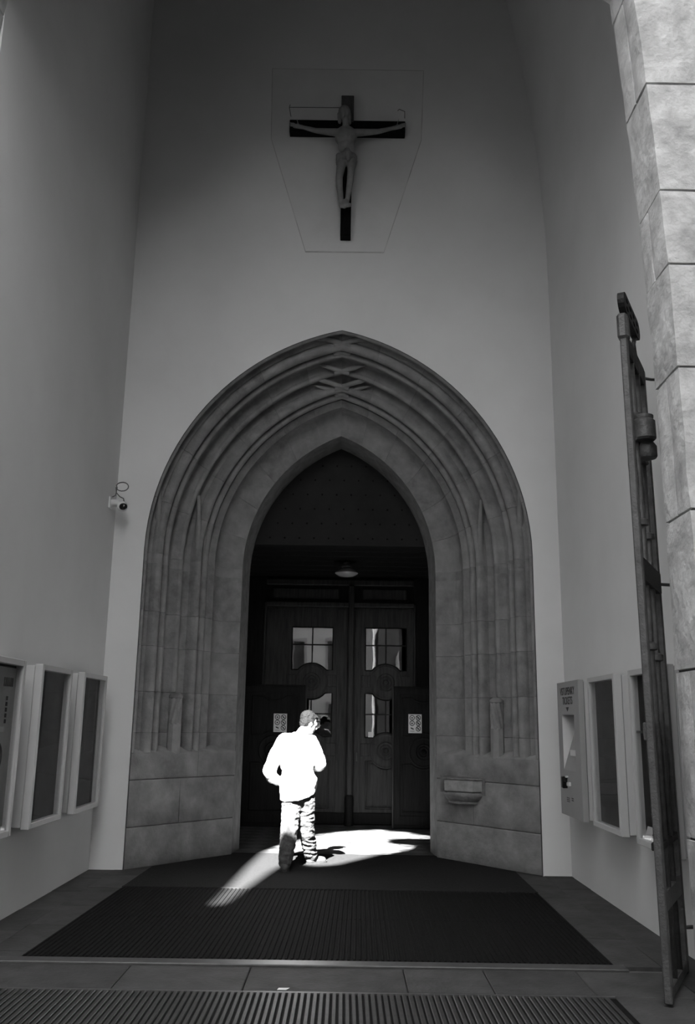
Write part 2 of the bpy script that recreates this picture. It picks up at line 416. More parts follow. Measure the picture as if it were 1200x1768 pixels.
# the nave shell behind the portal, so that no light comes in from behind
nave = MB()
nave.box(-7, XC-1.5, 12.5, 12.6, -0.03, 13.5); nave.box(XC+1.5, 7, 12.5, 12.6, -0.03, 13.5); nave.box(-7, 7, 12.5, 12.6, 5.75, 13.5)
nave.box(-7, -6.9, 6.2, 20, -0.03, 13.5); nave.box(6.9, 7, 6.2, 20, -0.03, 13.5); nave.box(-7, 7, 19.9, 20, -0.03, 13.5); nave.box(-7, 7, 6.2, 20, 13.5, 13.6)
nave.box(-7, 7, 16.5, 20, -0.1, -0.03)
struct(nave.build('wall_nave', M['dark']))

# ------------------------------------------------------------------ vestibule
VX0, VX1, VY0, VY1, VZ = XC-1.95, XC+1.95, 12.6, 15.72, 4.12
vb = MB(); vb.box(VX0-.1, VX0, 12.45, VY1, -0.03, 4.3)
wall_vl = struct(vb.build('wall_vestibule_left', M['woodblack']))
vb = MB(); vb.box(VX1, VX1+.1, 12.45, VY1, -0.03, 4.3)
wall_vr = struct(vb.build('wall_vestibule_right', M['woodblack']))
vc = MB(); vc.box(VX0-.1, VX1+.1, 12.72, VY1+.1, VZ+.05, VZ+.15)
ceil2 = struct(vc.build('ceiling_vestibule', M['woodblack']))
for k in range(7):
    y0 = 12.74+k*0.425
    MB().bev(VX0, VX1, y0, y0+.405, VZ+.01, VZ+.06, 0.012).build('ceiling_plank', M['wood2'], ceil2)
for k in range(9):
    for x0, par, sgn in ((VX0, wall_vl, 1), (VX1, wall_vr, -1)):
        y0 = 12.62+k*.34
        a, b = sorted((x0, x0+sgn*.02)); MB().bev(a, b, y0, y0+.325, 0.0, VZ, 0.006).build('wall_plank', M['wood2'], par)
# tympanum: a studded board filling the pointed head of the doorway
tymp = thing('tympanum_board', 'dark board dotted with rows of studs filling the pointed head above the doors', 'tympanum', (XC, 12.6, 4.1))
arcp = [(-1.3, 4.11), (1.3, 4.11)]; WB, ZB = 1.36, 5.66
cB = ((ZB-ZS)**2-WB**2)/(2*WB); RB = WB+cB
def tx(z): return math.sqrt(max(RB*RB-(z-ZS)**2, 0))-cB
zz = [4.11+(ZB-4.11)*i/14 for i in range(15)]
poly = [(XC+tx(z), z) for z in zz]+[(XC-tx(z), z) for z in zz[::-1][1:]]
MB().prism(poly, 12.6, 12.72).build('board', M['board'], tymp)
smesh = MB().lathe((0, 0, 0), [(0.014, 0.0), (0.012, -0.008), (0.004, -0.012)], 8, 'y').mesh('stud')
row = 0; z = 4.215
while z < 5.45:
    off = 0.105 if row % 2 else 0.0; k = -7
    while k <= 7:
        x = -0.055+k*0.21+off
        if abs(x-XC) < tx(z)-.12:
            o = link('stud', smesh, M['stud'], tymp); o.location = (x, 12.6, z)
        k += 1
    row += 1; z += 0.215
# hanging lamp
lamp = thing('ceiling_lamp', 'small round pendant lamp with a pale dished shade above the doors', 'lamp', (0.0, 14.0, VZ))
MB().lathe((0, 14.0, 0), [(0.03, VZ+.01), (0.05, VZ-.005), (0.05, VZ-.03), (0.012, VZ-.04), (0.012, VZ-.08)], 14).build('ceiling_rose', M['iron'], lamp, True)
MB().lathe((0, 14.0, 0), [(0.075, VZ-.065), (0.08, VZ-.072), (0.08, VZ-.085), (0.06, VZ-.09)], 18).build('collar', M['chrome'], lamp, SM)
MB().lathe((0, 14.0, 0), [(0.06, VZ-.09), (0.17, VZ-.155), (0.185, VZ-.18), (0.175, VZ-.19), (0.11, VZ-.225), (0.02, VZ-.24)], 24).build('lamp_shade', M['lampglass'], lamp, SM)

# ------------------------------------------------------------------ doors
DY = 15.65
tr1 = MB()
tr1.box(VX0, XC-1.29, DY-.10, DY+.05, 0, VZ); tr1.box(XC+1.29, VX1, DY-.10, DY+.05, 0, VZ)
tr1.box(VX0, VX1, DY-.06, DY+.05, 3.66, VZ+.06)
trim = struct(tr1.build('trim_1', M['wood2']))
MB().bev(XC-1.29, XC+1.29, DY-.14, DY-.02, 3.60, 3.68, .012).build('transom_bar', M['wood'], trim)
MB().bev(XC-1.29, XC+1.29, DY-.12, DY-.05, 3.98, 4.08, .012).build('transom_moulding', M['wood'], trim)
for x0, x1 in ((-1.28, -.12), (.28, 1.06)):
    MB().bev(x0, x1, DY-.09, DY-.05, 3.74, 3.93, .02).build('transom_panel', M['wood'], trim)
for x0, x1 in ((XC-1.31, XC-1.27), (XC+1.27, XC+1.31)): MB().bev(x0, x1, DY-.13, DY-.05, 0, 3.66, .008).build('frame_bead', M['wood'], trim)
post = MB(); post.lathe((0.095, DY-.13, 0), [(.075, 0), (.078, .12), (.072, .14), (.07, .30), (.078, .33), (.076, .42), (.07, .46), (.05, .49)], 14)
MB().bev(.045, .145, DY-.17, DY-.05, .45, 3.98, .02).build('centre_post', M['wood'], trim)
post.build('post_base', M['wood2'], trim, SM)

ROSE = [(0.155, 0.0), (0.155, -.018), (0.14, -.03), (0.125, -.02), (0.105, -.02), (0.095, -.035), (0.08, -.035), (0.072, -.02), (0.052, -.02), (0.045, -.04), (0.03, -.05), (0.02, -.045), (0.012, -.06)]
def ringpoly(x0, x1, z0, z1, cut_top=None, cut_bot=None, cx=0, n=12):
    """opening outline: a rectangle whose top or bottom edge swells round a rosette of radius r at height cz"""
    P = []
    if cut_bot:
        cz, r = cut_bot; hw = math.sqrt(max(r*r-(z0-cz)**2, 0)); P.append((x0, z0))
        a0 = math.atan2(z0-cz, -hw); a1 = math.atan2(z0-cz, hw)
        for k in range(n+1):
            a = a0+(a1-a0)*k/n; P.append((cx+r*math.cos(a), cz+r*math.sin(a)))
        P.append((x1, z0))
    else: P += [(x0, z0), (x1, z0)]
    if cut_top:
        cz, r = cut_top; hw = math.sqrt(max(r*r-(z1-cz)**2, 0)); P.append((x1, z1))
        a0 = math.atan2(z1-cz, hw); a1 = math.atan2(z1-cz, -hw)
        for k in range(n+1):
            a = a0+(a1-a0)*k/n; P.append((cx+r*math.cos(a), cz+r*math.sin(a)))
        P.append((x0, z1))
    else: P += [(x1, z1), (x0, z1)]
    return P
def holed(outer, holes, y0, y1):
    """plate in the xz plane with holes, thickness from y0 to y1"""
    bm = bmesh.new(); allp = []
    for lp in [outer]+holes:
        vs = [bm.verts.new((x, y0, z)) for x, z in lp]
        for i in range(len(vs)): bm.edges.new((vs[i], vs[(i+1) % len(vs)]))
        allp.append(len(vs))
    bmesh.ops.triangle_fill(bm, use_beauty=True, edges=bm.edges[:])
    bm.verts.ensure_lookup_table(); bm.verts.index_update()
    m_ = MB(); V = [tuple(v.co) for v in bm.verts]; n = len(V)
    F = [tuple(v.index for v in f.verts) for f in bm.faces]
    m_.add(V+[(x, y1, z) for x, y, z in V], F+[tuple(n+i for i in f[::-1]) for f in F])
    k = 0; S = []
    for c in allp:
        for i in range(c): S.append((k+i, k+(i+1) % c, n+k+(i+1) % c, n+k+i))
        k += c
    m_.f += S; bm.free(); return m_
def edge_mould(poly, y, r, name, m, parent):
    P = [(x, y, z) for x, z in poly]; P.append(P[0]); P.append(P[1])
    MB().tube(P, r, 6, False).build(name, m, parent, True)

def tall_leaf(name, cx, x0, x1, outer_hidden):
    d = struct(bpy.data.objects.new(name, None)); COL.objects.link(d); d.location = (cx, DY, 0)
    d['label'] = 'tall dark panelled leaf with glazed panes'
    del d['label']
    gu = ringpoly(cx-.353, cx+.353, 2.525, 3.255, cut_bot=(2.325, .315), cx=cx)
    gl = ringpoly(cx-.353, cx+.353, 1.41, 2.135, cut_top=(2.325, .30), cut_bot=(1.19, .305), cx=cx)
    pn = ringpoly(cx-.33, cx+.33, .27, 1.02, cut_top=(1.19, .27), cx=cx)
    holed([(x0, 0.0), (x1, 0.0), (x1, 3.6), (x0, 3.6)], [gu, gl, pn], DY, DY+.06).build('door_panel', M['wood'], d)
    # raised rails and stiles
    for a, b in ((x0+.01, cx-.43), (cx+.43, x1-.01)): MB().bev(a, b, DY-.014, DY+.01, .12, 3.56, .006).build('stile', M['wood'], d)
    for a, b in ((2.24, 2.44), (1.10, 1.31)):
        for xa, xb in ((cx-.43, cx-.17), (cx+.17, cx+.43)): MB().bev(xa, xb, DY-.016, DY+.01, a, b, .008).build('rail', M['wood'], d)
    MB().bev(x0, x1, DY-.03, DY+.01, 0.01, .2, .012).build('kick_board', M['wood2'], d)
    edge_mould(pn, DY-.004, .018, 'panel_moulding', M['wood'], d)
    MB().prism([(cx+(x-cx)*.86, .64+(z-.64)*.86) for x, z in pn], DY+.012, DY+.04).build('raised_panel', M['wood'], d)
    MB().box(cx-.36, cx+.36, DY+.04, DY+.06, .2, 1.1).build('panel_back', M['wood'], d)
    for g in (gu, gl):
        edge_mould(g, DY-.002, .012, 'window_bead', M['wood2'], d)
        zc0 = min(z for x, z in g); zc1 = max(z for x, z in g)
        zm = 2.955 if g is gu else 1.79
        MB().box(cx-.36, cx+.36, DY+.004, DY+.02, zm-.011, zm+.011).build('glazing_bar', M['iron2'], d)
        zb, zt = (2.62, 3.27) if g is gu else (1.46, 2.05)
        MB().box(cx-.011, cx+.011, DY+.003, DY+.019, zb, zt).build('glazing_bar', M['iron2'], d)
        # four panes
        for sx in (-1, 1):
            for lo, hi in ((zc0-.01, zm-.011), (zm+.011, zc1+.01)):
                xa, xb = sorted((cx+sx*.011, cx+sx*.365))
                MB().box(xa, xb, DY+.022, DY+.026, lo, hi).build('window_pane', M['doorglass'], d)
    for cz in (2.325, 1.19):
        MB().lathe((cx, DY, cz), [(r*1.0, h) for r, h in ROSE], 28, 'y').build('rosette', M['wood'], d, SM)
        MB().lathe((cx, DY, cz), [(.285, .0), (.285, -.016), (.27, -.022), (.25, -.012), (.235, -.012)], 28, 'y').build('rosette_ring', M['wood'], d, SM)
    return d
door1 = tall_leaf('door_1', -.572, -1.385, .04, None)
door2 = tall_leaf('door_2', .70, .15, 1.2, None)
MB().bev(.205, .225, DY-.05, DY-.015, 1.02, 1.16, .004).build('door_handle', M['iron'], door2)

def low_leaf(name, cx, x0, x1, sgn):
    """the low half leaves standing open in front of the tall doors"""
    Y = 15.2; d = struct(bpy.data.objects.new(name, None)); COL.objects.link(d); d.location = ((x0+x1)/2, Y, 0)
    up = ringpoly(x0+.16, x1-.14, 1.44, 2.06, cut_top=(2.29, .30), cut_bot=(1.19, .305), cx=(x0+x1)/2)
    lo = ringpoly(x0+.16, x1-.14, .26, 1.0, cut_top=(1.2, .28), cx=(x0+x1)/2)
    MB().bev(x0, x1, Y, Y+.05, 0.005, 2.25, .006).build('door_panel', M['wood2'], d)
    for g in (up, lo):
        edge_mould(g, Y-.003, .014, 'panel_moulding', M['wood2'], d)
        c = (sum(p[0] for p in g)/len(g), sum(p[1] for p in g)/len(g))
        MB().prism([(c[0]+(x-c[0])*.84, c[1]+(z-c[1])*.84) for x, z in g], Y-.010, Y+.01).build('raised_panel', M['wood2'], d)
    MB().lathe((cx, Y, 1.19), [(r*.9, h) for r, h in ROSE], 28, 'y').build('rosette', M['wood2'], d, SM)
    MB().lathe((cx, Y, 1.19), [(.245, .0), (.245, -.016), (.23, -.022), (.21, -.012), (.2, -.012)], 28, 'y').build('rosette_ring', M['wood2'], d, SM)
    for xa, xb in ((x0+.02, x0+.12), (x1-.1, x1-.01)): MB().bev(xa, xb, Y-.012, Y+.01, .1, 2.2, .005).build('stile', M['wood2'], d)
    for za, zb in ((.06, .2), (2.12, 2.22)): MB().bev(x0+.02, x1-.01, Y-.014, Y+.01, za, zb, .005).build('rail', M['wood2'], d)
    edge = x0 if sgn > 0 else x1
    MB().bev(edge-.012, edge+.012, Y-.012, Y+.055, .005, 2.25, .004).build('edge_strip', M['wood'], d)
    return d
low_leaf('door_3', 1.30, .80, 1.80, 1)
low_leaf('door_4', -1.16, -1.68, -.64, -1)

# notices with prohibition pictograms
def notice(x0, x1, z0, z1, label):
    Y = 15.18; n = thing('notice_sheet', label, 'notice', ((x0+x1)/2, Y, z0), group='notices on the low door leaves')
    MB().box(x0, x1, Y-.003, Y, z0, z1).build('sheet', M['paper'], n)
    w = x1-x0; h = z1-z0
    for c in (0, 1):
        for r in range(3):
            px = x0+w*(.28+.46*c); pz = z1-h*(.19+.29*r); R = w*.17
            m_ = MB()
            if not (c == 0 and r == 2):
                m_.tube([(px+R*math.cos(a*math.pi/8), Y-.004, pz+R*math.sin(a*math.pi/8)) for a in range(18)], .006, 5, False)
                if c == 1: m_.tube([(px-R*.7, Y-.004, pz+R*.7), (px+R*.7, Y-.004, pz-R*.7)], .006, 5)
                m_.box(px-R*.35, px+R*.3, Y-.0045, Y-.002, pz-R*.3, pz+R*.25)
            else:
                m_.prism([(px-R*.8, pz+R*.5), (px-R*.2, pz+R*.5), (px+R*.9, pz-R*.1), (px+R*.5, pz-R*.4), (px-R*.5, pz)], Y-.0045, Y-.002)
                m_.box(px-R, px+R, Y-.0045, Y-.002, pz-R*1.15, pz-R*1.0)
            m_.build('pictogram', M['ink'], n)
    return n
notice(-1.165, -.946, 1.483, 1.778, 'white pictogram notice on the dark leaf beside the man')
notice(1.054, 1.273, 1.497, 1.80, 'white pictogram notice on the dark leaf beside the stone jamb')
pn_ = tag(MB().box(.405, .49, DY-.012, DY-.006, 1.41, 1.50).build('paper_note', M['paper']), 'small blank square of white paper stuck below the right-hand lower door window', 'note')
# dim room behind the doors
rb = MB(); rb.box(VX0-.6, VX1+.6, 18.5, 18.6, 0, 4.2); rb.box(VX0-.6, VX0-.5, 15.8, 18.5, 0, 4.2); rb.box(VX1+.5, VX1+.6, 15.8, 18.5, 0, 4.2)
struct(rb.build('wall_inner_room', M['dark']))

# ------------------------------------------------------------------ stone portal
portal = thing('stone_portal', 'grey pointed stone portal with deep moulded arch framing the dark doors', 'portal', (XC, 11.4, 0))
def roll(c, r, n0, k=8):
    return [(c-r*math.cos(math.pi*i/k), n0+r*SL*0.95*math.sin(math.pi*i/k)) for i in range(k+1)]
def hollow(a, b, n0, dep, k=6):
    return [(a+(b-a)*i/k, n0-dep*math.sin(math.pi*i/k)) for i in range(k+1)]
PROF = [(0.0, .02), (0.022, .02), (0.024, -.03)] + hollow(.026, .10, -.035, .035) + [(.102, -.10)] + roll(.155, .045, -.06) + [(.202, -.095)] \
    + roll(.235, .027, -.055, 6) + [(.264, -.08)] + hollow(.268, .38, -.07, .06) + roll(.41, .032, -.105) + hollow(.442, .515, -.09, .05) + [(.518, -.10)] \
    + roll(.555, .033, -.06) + [(.592, -.085)] + roll(.625, .028, -.055, 6) + [(.656, -.12), (.662, -.12), (.668, -.05), (.735, -.045), (.742, -.075)] \
    + hollow(.75, .925, -.07, .035) + [(.93, -.055), (.985, -.01), (1.0, 0.0)]
PROF = [(t, n*1.55 if n < 0 else n) for t, n in PROF]
def block_rows(side, f, a, b, steps, g):
    rows = []
    da = (b-a)
    ks = [a+g]+[a+da*i/steps for i in range(1, steps)]+[b-g]
    rows.append([f(side, t, n-.04, ks[0]) for t, n in PROF])
    for k in ks: rows.append([f(side, t, n, k) for t, n in PROF])
    rows.append([f(side, t, n-.04, ks[-1]) for t, n in PROF])
    return rows
fj = lambda s_, t, n, k: portal_pt(s_, t, n, z=k)
fa = lambda s_, t, n, k: portal_pt(s_, t, n, u=k)
SM2 = math.radians(50)
jc = [1.27, 1.50, 1.98, 2.52, 2.94, 3.53, ZS]
for side in (-1, 1):
    for i in range(len(jc)-1):
        g = .0025 if i < 5 else 0.0
        mm = (M['stone'], M['stone2'], M['stone3'])[(i*2+(side > 0)) % 3]
        MB().strip(block_rows(side, fj, jc[i], jc[i+1]+(0.0025 if i == 4 else 0), 2, g)).build('stone_block', mm, portal, SM2)
    ua = [0, .17, .35, .53, .71, .87, 1.0]
    for i in range(6):
        mm = (M['stone'], M['stone2'], M['stone'], M['stone3'])[(i+(side > 0)) % 4]
        MB().strip(block_rows(side, fa, ua[i], ua[i+1], 6, .0006 if i < 5 else 0.0)).build('voussoir', mm, portal, SM2)
    # mortar bed behind the joints
    bed = [[portal_pt(side, t, n-.02, z=z) for t, n in PROF] for z in (1.2, 2.4, ZS)]+[[portal_pt(side, t, n-.02, u=u/16) for t, n in PROF] for u in range(1, 17)]
    MB().strip(bed).build('mortar_bed', M['mortar'], portal, True)
    # reveal
    rv = [[portal_pt(side, 1.0, 0, z=z), (XC+side*1.27, 12.62, z)] for z in (-.02, 1.27, 2.5, ZS)]
    cR = arc_cR(1.27, 5.55)
    for u in range(1, 17):
        a = portal_pt(side, 1.0, 0, u=u/16); th = math.acos(cR[0]/cR[1])*u/16
        rv.append([a, (XC+side*(cR[1]*math.cos(th)-cR[0]), 12.62, ZS+cR[1]*math.sin(th))])
    rv0 = rv
    MB().strip(rv0).build('reveal', M['stone3'], portal, SM2)
    # plinth of large plain blocks under the mouldings
    pc = [0.0, .45, .97, 1.27]
    for i in range(3):
        cuts = [[0.0, 1.0], [0.0, .46, 1.0], [0.0, .62, 1.0]][(i+(side > 0)) % 3] if i else [0.0, 1.0]
        for ta, tb in zip(cuts[:-1], cuts[1:]):
            nb = 6; rows = []
            top = pc[i+1]-(.003 if i < 2 else 0)
            for (z, dn) in ((pc[i]+.003, -.03), (pc[i]+.003, -.005), (pc[i]+.010, 0), ((pc[i]+top)/2, .0), (top-.012, 0), (top-.002, -.008), (top, -.03)):
                rows.append([portal_pt(side, ta+.0015 if k == 0 else tb-.0015 if k == nb and tb < 1 else ta+(tb-ta)*k/nb,
                            .012+dn+.010*mnoise.noise(Vector((ta*5+k, z*2.2+i, side*3.0))), z=z) for k in range(nb+1)])
            if i == 2:
                rows[-1] = [portal_pt(side, ta+(tb-ta)*k/nb, -.17, z=1.345) for k in range(nb+1)]   # weathered slope running back under the mouldings
            MB().strip(rows).build('plinth_stone', M['plinth'], portal, SM)
    MB().strip([[portal_pt(side, t, -.012, z=z) for t in (0, .5, 1.0)] for z in (-.02, 1.26)]).build('mortar_bed', M['mortar'], portal)
    # outer return, where the plinth stands just proud of the plaster
    MB().strip([[portal_pt(side, 0, .02, z=z), (XC+side*(WO+.015), YB+.05, z)] for z in (-.02, ZS)]).build('outer_return', M['stone3'], portal)
    # spiral-fluted base of the slender colonnette
    cx, cy, _ = portal_pt(side, .41, -.06, z=0)
    MB().lathe((cx, cy, 0), [(.085, 1.25), (.085, 1.60), (.075, 1.61)], 8).build('colonnette_base', M['stone2'], portal)
    MB().lathe((cx, cy, 0), [(.074, 1.60)]+[(.076, 1.61+.3*i/10) for i in range(11)]+[(.05, 1.95)], 48, flute=.12, twist=3.2*side, nf=8).build('fluted_drum', M['stone'], portal, True)
    MB().lathe((cx, cy, 0), [(.07, 1.905), (.088, 1.92), (.088, 1.945), (.05, 1.975)], 20).build('colonnette_ring', M['stone3'], portal, SM)

def surf_t(x, z):      # profile position whose arch line passes through (x, z), x measured from the middle
    lo, hi = 0.0, 1.0
    def xx(t):
        w, y, za = prof_wyz(t, 0)
        if z <= ZS: return w
        c, R = arc_cR(w, za); d = R*R-(z-ZS)**2
        return (math.sqrt(d)-c) if d > 0 else -9
    for _ in range(40):
        m_ = (lo+hi)/2
        if xx(m_) > x: lo = m_
        else: hi = m_
    return (lo+hi)/2
def surf(x, z, n):
    s_ = 1 if x >= 0 else -1; t = surf_t(abs(x), z); w, y, za = prof_wyz(t, 0)
    return (XC+x-s_*NX*n, y-NY*n, z-NX*n*(0.6 if z > ZS+1.5 else 0))
# shafts that run straight up through the springing, and rolls that cross over at the apex
for side in (-1, 1):
    for t0, r, ztop in ((.155, .055, 4.62), (.235, .035, 4.40), (.555, .045, 4.50), (.625, .035, 4.30)):
        w0 = prof_wyz(t0, 0)[0]; P = []; R = []
        for k in range(15):
            z = ZS-.3+(ztop-ZS+.3)*k/14; P.append(surf(side*w0, z, -.075)); R.append(r*(1-.55*max(0, (k-8)/6)))
        MB().tube(P, R, 8).build('shaft', M['stone2'], portal, True)
    for t0, r, ext in ((.155, .042, .46), (.235, .028, .42), (.41, .032, .32), (.555, .034, .44), (.625, .028, .42)):
        w, y, za = prof_wyz(t0, -.075); c, R_ = arc_cR(w, za); th0 = math.acos(c/R_); P = []; RR = []
        for k in range(13):
            th = th0-.04+(ext/R_+.04)*k/12; x = R_*math.cos(th)-c; z = ZS+R_*math.sin(th)
            xs_ = side*x; q = surf(xs_, z, -.06)
            P.append((XC+xs_, y+(min(q[1], y)-y)*(.62-.18*k/12), z)); RR.append(r*(1-.75*max(0, (k-8)/4)))
        MB().tube(P, RR, 8).build('crossing_rib', M['stone2'], portal, True)

# holy water basin on the right plinth
def SP(s_, d, z, t0=.672):  # along-splay metres, outward metres, height
    w = WO-SLX*t0; y = YB+SLY*t0; ux, uy = -SLX/SL, SLY/SL
    return (XC+w+ux*s_-NX*d, y+uy*s_-NY*d, z)
bx_, by_, _ = SP(0, 0, 0)
basin = thing('stone_basin', 'small carved stone holy water basin projecting from the right plinth of the portal', 'basin', (bx_, by_, .7))
pl = [(.42, -.03), (.42, .0), (.17, .25), (-.19, .13), (-.25, .0), (-.25, -.03)]
def slab6(z0, z1, k, m, nm):
    m_ = MB(); m_.add([SP(.08+(a-.08)*k, b*k if b > 0 else b, z) for z in (z0, z1) for a, b in pl], [tuple(range(6)), tuple(range(11, 5, -1))]+[(i, 6+i, 6+(i+1) % 6, (i+1) % 6) for i in range(6)])
    return m_.build(nm, m, basin)
slab6(.85, .978, 1.0, M['basin2'], 'basin_block'); slab6(.978, .988, .95, M['mortar'], 'basin_neck'); slab6(.988, 1.003, 1.06, M['basin'], 'basin_rim'); slab6(.828, .852, .93, M['mortar'], 'basin_neck')
ctl = [(.40, -.01), (.36, .09), (.25, .19), (.14, .245), (.02, .215), (-.10, .175), (-.19, .12), (-.235, .05), (-.25, -.01)]
m_ = MB(); rows = []
for z, k in ((.833, .92), (.83, .97), (.812, 1.0), (.785, .96), (.75, .85), (.722, .72), (.712, .74), (.70, .72), (.69, .5)):
    rows.append([SP(.06+(a-.06)*k, b*k if b > 0 else b, z) for a, b in ctl])
m_.strip(rows); m_.add(rows[-1], [tuple(range(9))]); m_.add(rows[0], [tuple(range(9))]); m_.build('basin_bowl', M['basin'], basin, math.radians(50))
mj = MB(); mj.add([SP(a, b, z) for z in (.81, 1.012) for a, b in ((-.29, -.02), (-.29, .02), (.47, .02), (.47, -.02))], [(0, 1, 2, 3), (7, 6, 5, 4), (0, 4, 5, 1), (1, 5, 6, 2), (2, 6, 7, 3), (3, 7, 4, 0)])
mj.build('mortar_joint', M['mortar_dark'], basin)

# ------------------------------------------------------------------ entrance mat and grate
mt = thing('entrance_mat', 'large dark ribbed entrance mat filling the porch floor before the portal', 'mat', (-.15, 9, 0))
ya, yb = 6.9, 9.68
MB().add([(MATL(ya), ya, -.01), (MATR(ya), ya, -.01), (MATR(yb), yb, -.01), (MATL(yb), yb, -.01), (MATL(ya), ya, .004), (MATR(ya), ya, .004), (MATR(yb), yb, .004), (MATL(yb), yb, .004)],
         [(4, 5, 6, 7), (0, 1, 5, 4), (1, 2, 6, 5), (2, 3, 7, 6), (3, 0, 4, 7)]).build('mat_base', M['mat'], mt)
nr = 104; rb_ = MB()
for i in range(nr):
    a = (i+.25)/nr; b = (i+.75)/nr
    x = lambda q, y: MATL(y)+(MATR(y)-MATL(y))*q
    for y0, y1 in ((6.93, 8.26), (8.27, 9.66)):
        rb_.add([(x(a, y0), y0, .004), (x(b, y0), y0, .004), (x(b, y1), y1, .004), (x(a, y1), y1, .004), (x(a, y0)+.004, y0, .013), (x(b, y0)-.004, y0, .013), (x(b, y1)-.004, y1, .013), (x(a, y1)+.004, y1, .013)],
                [(4, 5, 6, 7), (0, 1, 5, 4), (1, 2, 6, 5), (2, 3, 7, 6), (3, 0, 4, 7)])
ro = rb_.build('mat_ribs', M['mat'], mt); ro['kind'] = 'stuff'
cpts = [(MATL(9.7), 9.7), (MATR(9.7), 9.7), (MATR(11.0), 11.0), (XC+WI+.06, 12.02), (XC+WI-.03, 12.2), (XC-WI+.03, 12.2), (XC-WI-.06, 12.02), (MATL(11.0), 11.0)]
n = len(cpts)
MB().add([(x, y, -.01) for x, y in cpts]+[(x, y, .009) for x, y in cpts], [tuple(range(n, 2*n))]+[(i, (i+1) % n, n+(i+1) % n, n+i) for i in range(n)]).build('rear_carpet', M['carpet'], mt)
MB().bev(MATL(9.69), MATR(9.69), 9.665, 9.70, 0, .016, .004).build('joining_strip', M['carpet'], mt)
MB().bev(-2.55, 2.0, 6.77, 6.9, -.02, .012, .006).build('mat_frame', M['trimmetal'], mt)
gr = thing('boot_grate', 'ribbed metal foot grate sunk in the paving at the porch threshold', 'grate', (-.2, 5.9, 0))
bar = MB().bev(-.0135, .0135, 5.22, 6.14, -.02, .006, .004).mesh('bar')
for i in range(98):
    o = link('bar', bar, M['grate'], gr); o.location = (-2.17+i*.0395, 0, 0)
fr_ = MB(); fr_.box(-2.2, 1.72, 6.14, 6.17, -.03, .004); fr_.box(-2.2, 1.72, 5.19, 5.22, -.03, .004); fr_.build('grate_frame', M['trimmetal'], gr)
MB().box(-2.2, 1.72, 5.2, 6.15, -.028, -.004).build('grate_pit', M['mat'], gr)
sc_ = MB(); sc_.add([(-.40, 6.20, .004), (-.34, 6.195, .006), (-.32, 6.215, .012), (-.35, 6.225, .006), (-.39, 6.22, .010)], [(0, 1, 2, 3, 4)])
sc_.add([(-.40, 6.20, .003), (-.34, 6.195, .003), (-.35, 6.225, .003), (-.39, 6.22, .003)], [(0, 1, 2, 3)])
tag(sc_.build('pale_sliver', M['paper']), 'tiny white sliver on the paving by the grate', 'litter')  # small pale sliver lying flat by the grate

# ------------------------------------------------------------------ display cases
def make_case(name, label, w, group, content=None):
    H, D = 1.39, .19
    c = thing(name, label, 'display case', group=group)
    B = lambda nm, a, m_, b=.004: MB().bev(*a, b).build(nm, m_, c, local=True)
    B('case_body', (0, .115, .012, w-.012, .012, H-.012), M['case'])
    B('seam', (.11, .122, .02, w-.02, .02, H-.02), M['casegap'])
    # opening front: four frame pieces
    ft = .05; fs = .055
    fr = MB(); x0, x1 = .12, D
    fr.bev(x0, x1, 0, fs, 0, H, .004); fr.bev(x0, x1, w-fs, w, 0, H, .004); fr.bev(x0, x1, fs-.002, w-fs+.002, H-ft, H, .004); fr.bev(x0, x1, fs-.002, w-fs+.002, 0, ft, .004)
    fr.build('case_door', M['case'], c, local=True)
    B('case_back', (.118, .126, .02, w-.02, .02, H-.02), M['caseback'], .001)
    B('glass_pane', (D-.022, D-.018, fs-.005, w-.05, ft-.005, H-ft+.005), M['caseglass'], .001)
    return c
ZC = .725
lc = make_case('display_case', 'glazed grey display case on the left wall, farther in beside the portal corner', .9, 'wall display cases')
lc.location = (XL, 9.33, ZC)
l2 = copy_tree(lc); l2.location = (XL, 8.02, ZC); l2['label'] = 'middle glazed grey display case on the left wall, between its two neighbours'
l1 = copy_tree(lc); l1.location = (XL, 6.70, ZC); l1['label'] = 'grey display case with a pale poster, cut by the left frame edge'
ps = thing('poster', 'pale poster with dark heading behind the glass of the leftmost case', 'poster', (XL+.135, 7.1, ZC+.1))
MB().box(XL+.13, XL+.134, 6.78, 7.55, ZC+.08, ZC+1.32).build('sheet', M['poster'], ps)
hd = MB()
for i in range(6): hd.box(XL+.134, XL+.1355, 7.28+i*.035, 7.305+i*.035, ZC+1.17, ZC+1.24)
hd.build('heading', M['ink'], ps)
hd = MB()
for i in range(5): hd.box(XL+.134, XL+.1355, 7.36, 7.40, ZC+.88+i*.045, ZC+.912+i*.045)
hd.build('heading', M['ink'], ps)
MB().lathe((XL+.134, 7.27, ZC+.62), [(.12, 0), (.12, .002)], 20, 'x').build('emblem', M['ink'], ps)
r2 = copy_tree(lc); r2.location = (XR, 9.03, ZC); r2.rotation_euler = (0, 0, math.pi); r2['label'] = 'glazed grey display case on the right wall next to the ticket machine'
r3 = copy_tree(lc); r3.location = (XR, 7.72, ZC); r3.rotation_euler = (0, 0, math.pi); r3['label'] = 'glazed grey display case on the right wall partly hidden by the iron gate'
for ch in list(r3.children):
    if ch.name.startswith('case_back'): pass
sh = MB(); sh.box(XR-.17, XR-.13, 6.9, 7.64, 1.60, 1.62)
sh.build('shelf', M['casegap'], r3)
lf = MB()
for y0, y1, t in ((7.2, 7.42, .02), (7.45, 7.6, .0)):
    lf.add([(XR-.16, y0, ZC+.06), (XR-.16, y1, ZC+.06), (XR-.132, y1-t, ZC+.15), (XR-.132, y0+t, ZC+.15), (XR-.155, y0, ZC+.055), (XR-.155, y1, ZC+.055)], [(0, 1, 2, 3), (0, 1, 5, 4)])
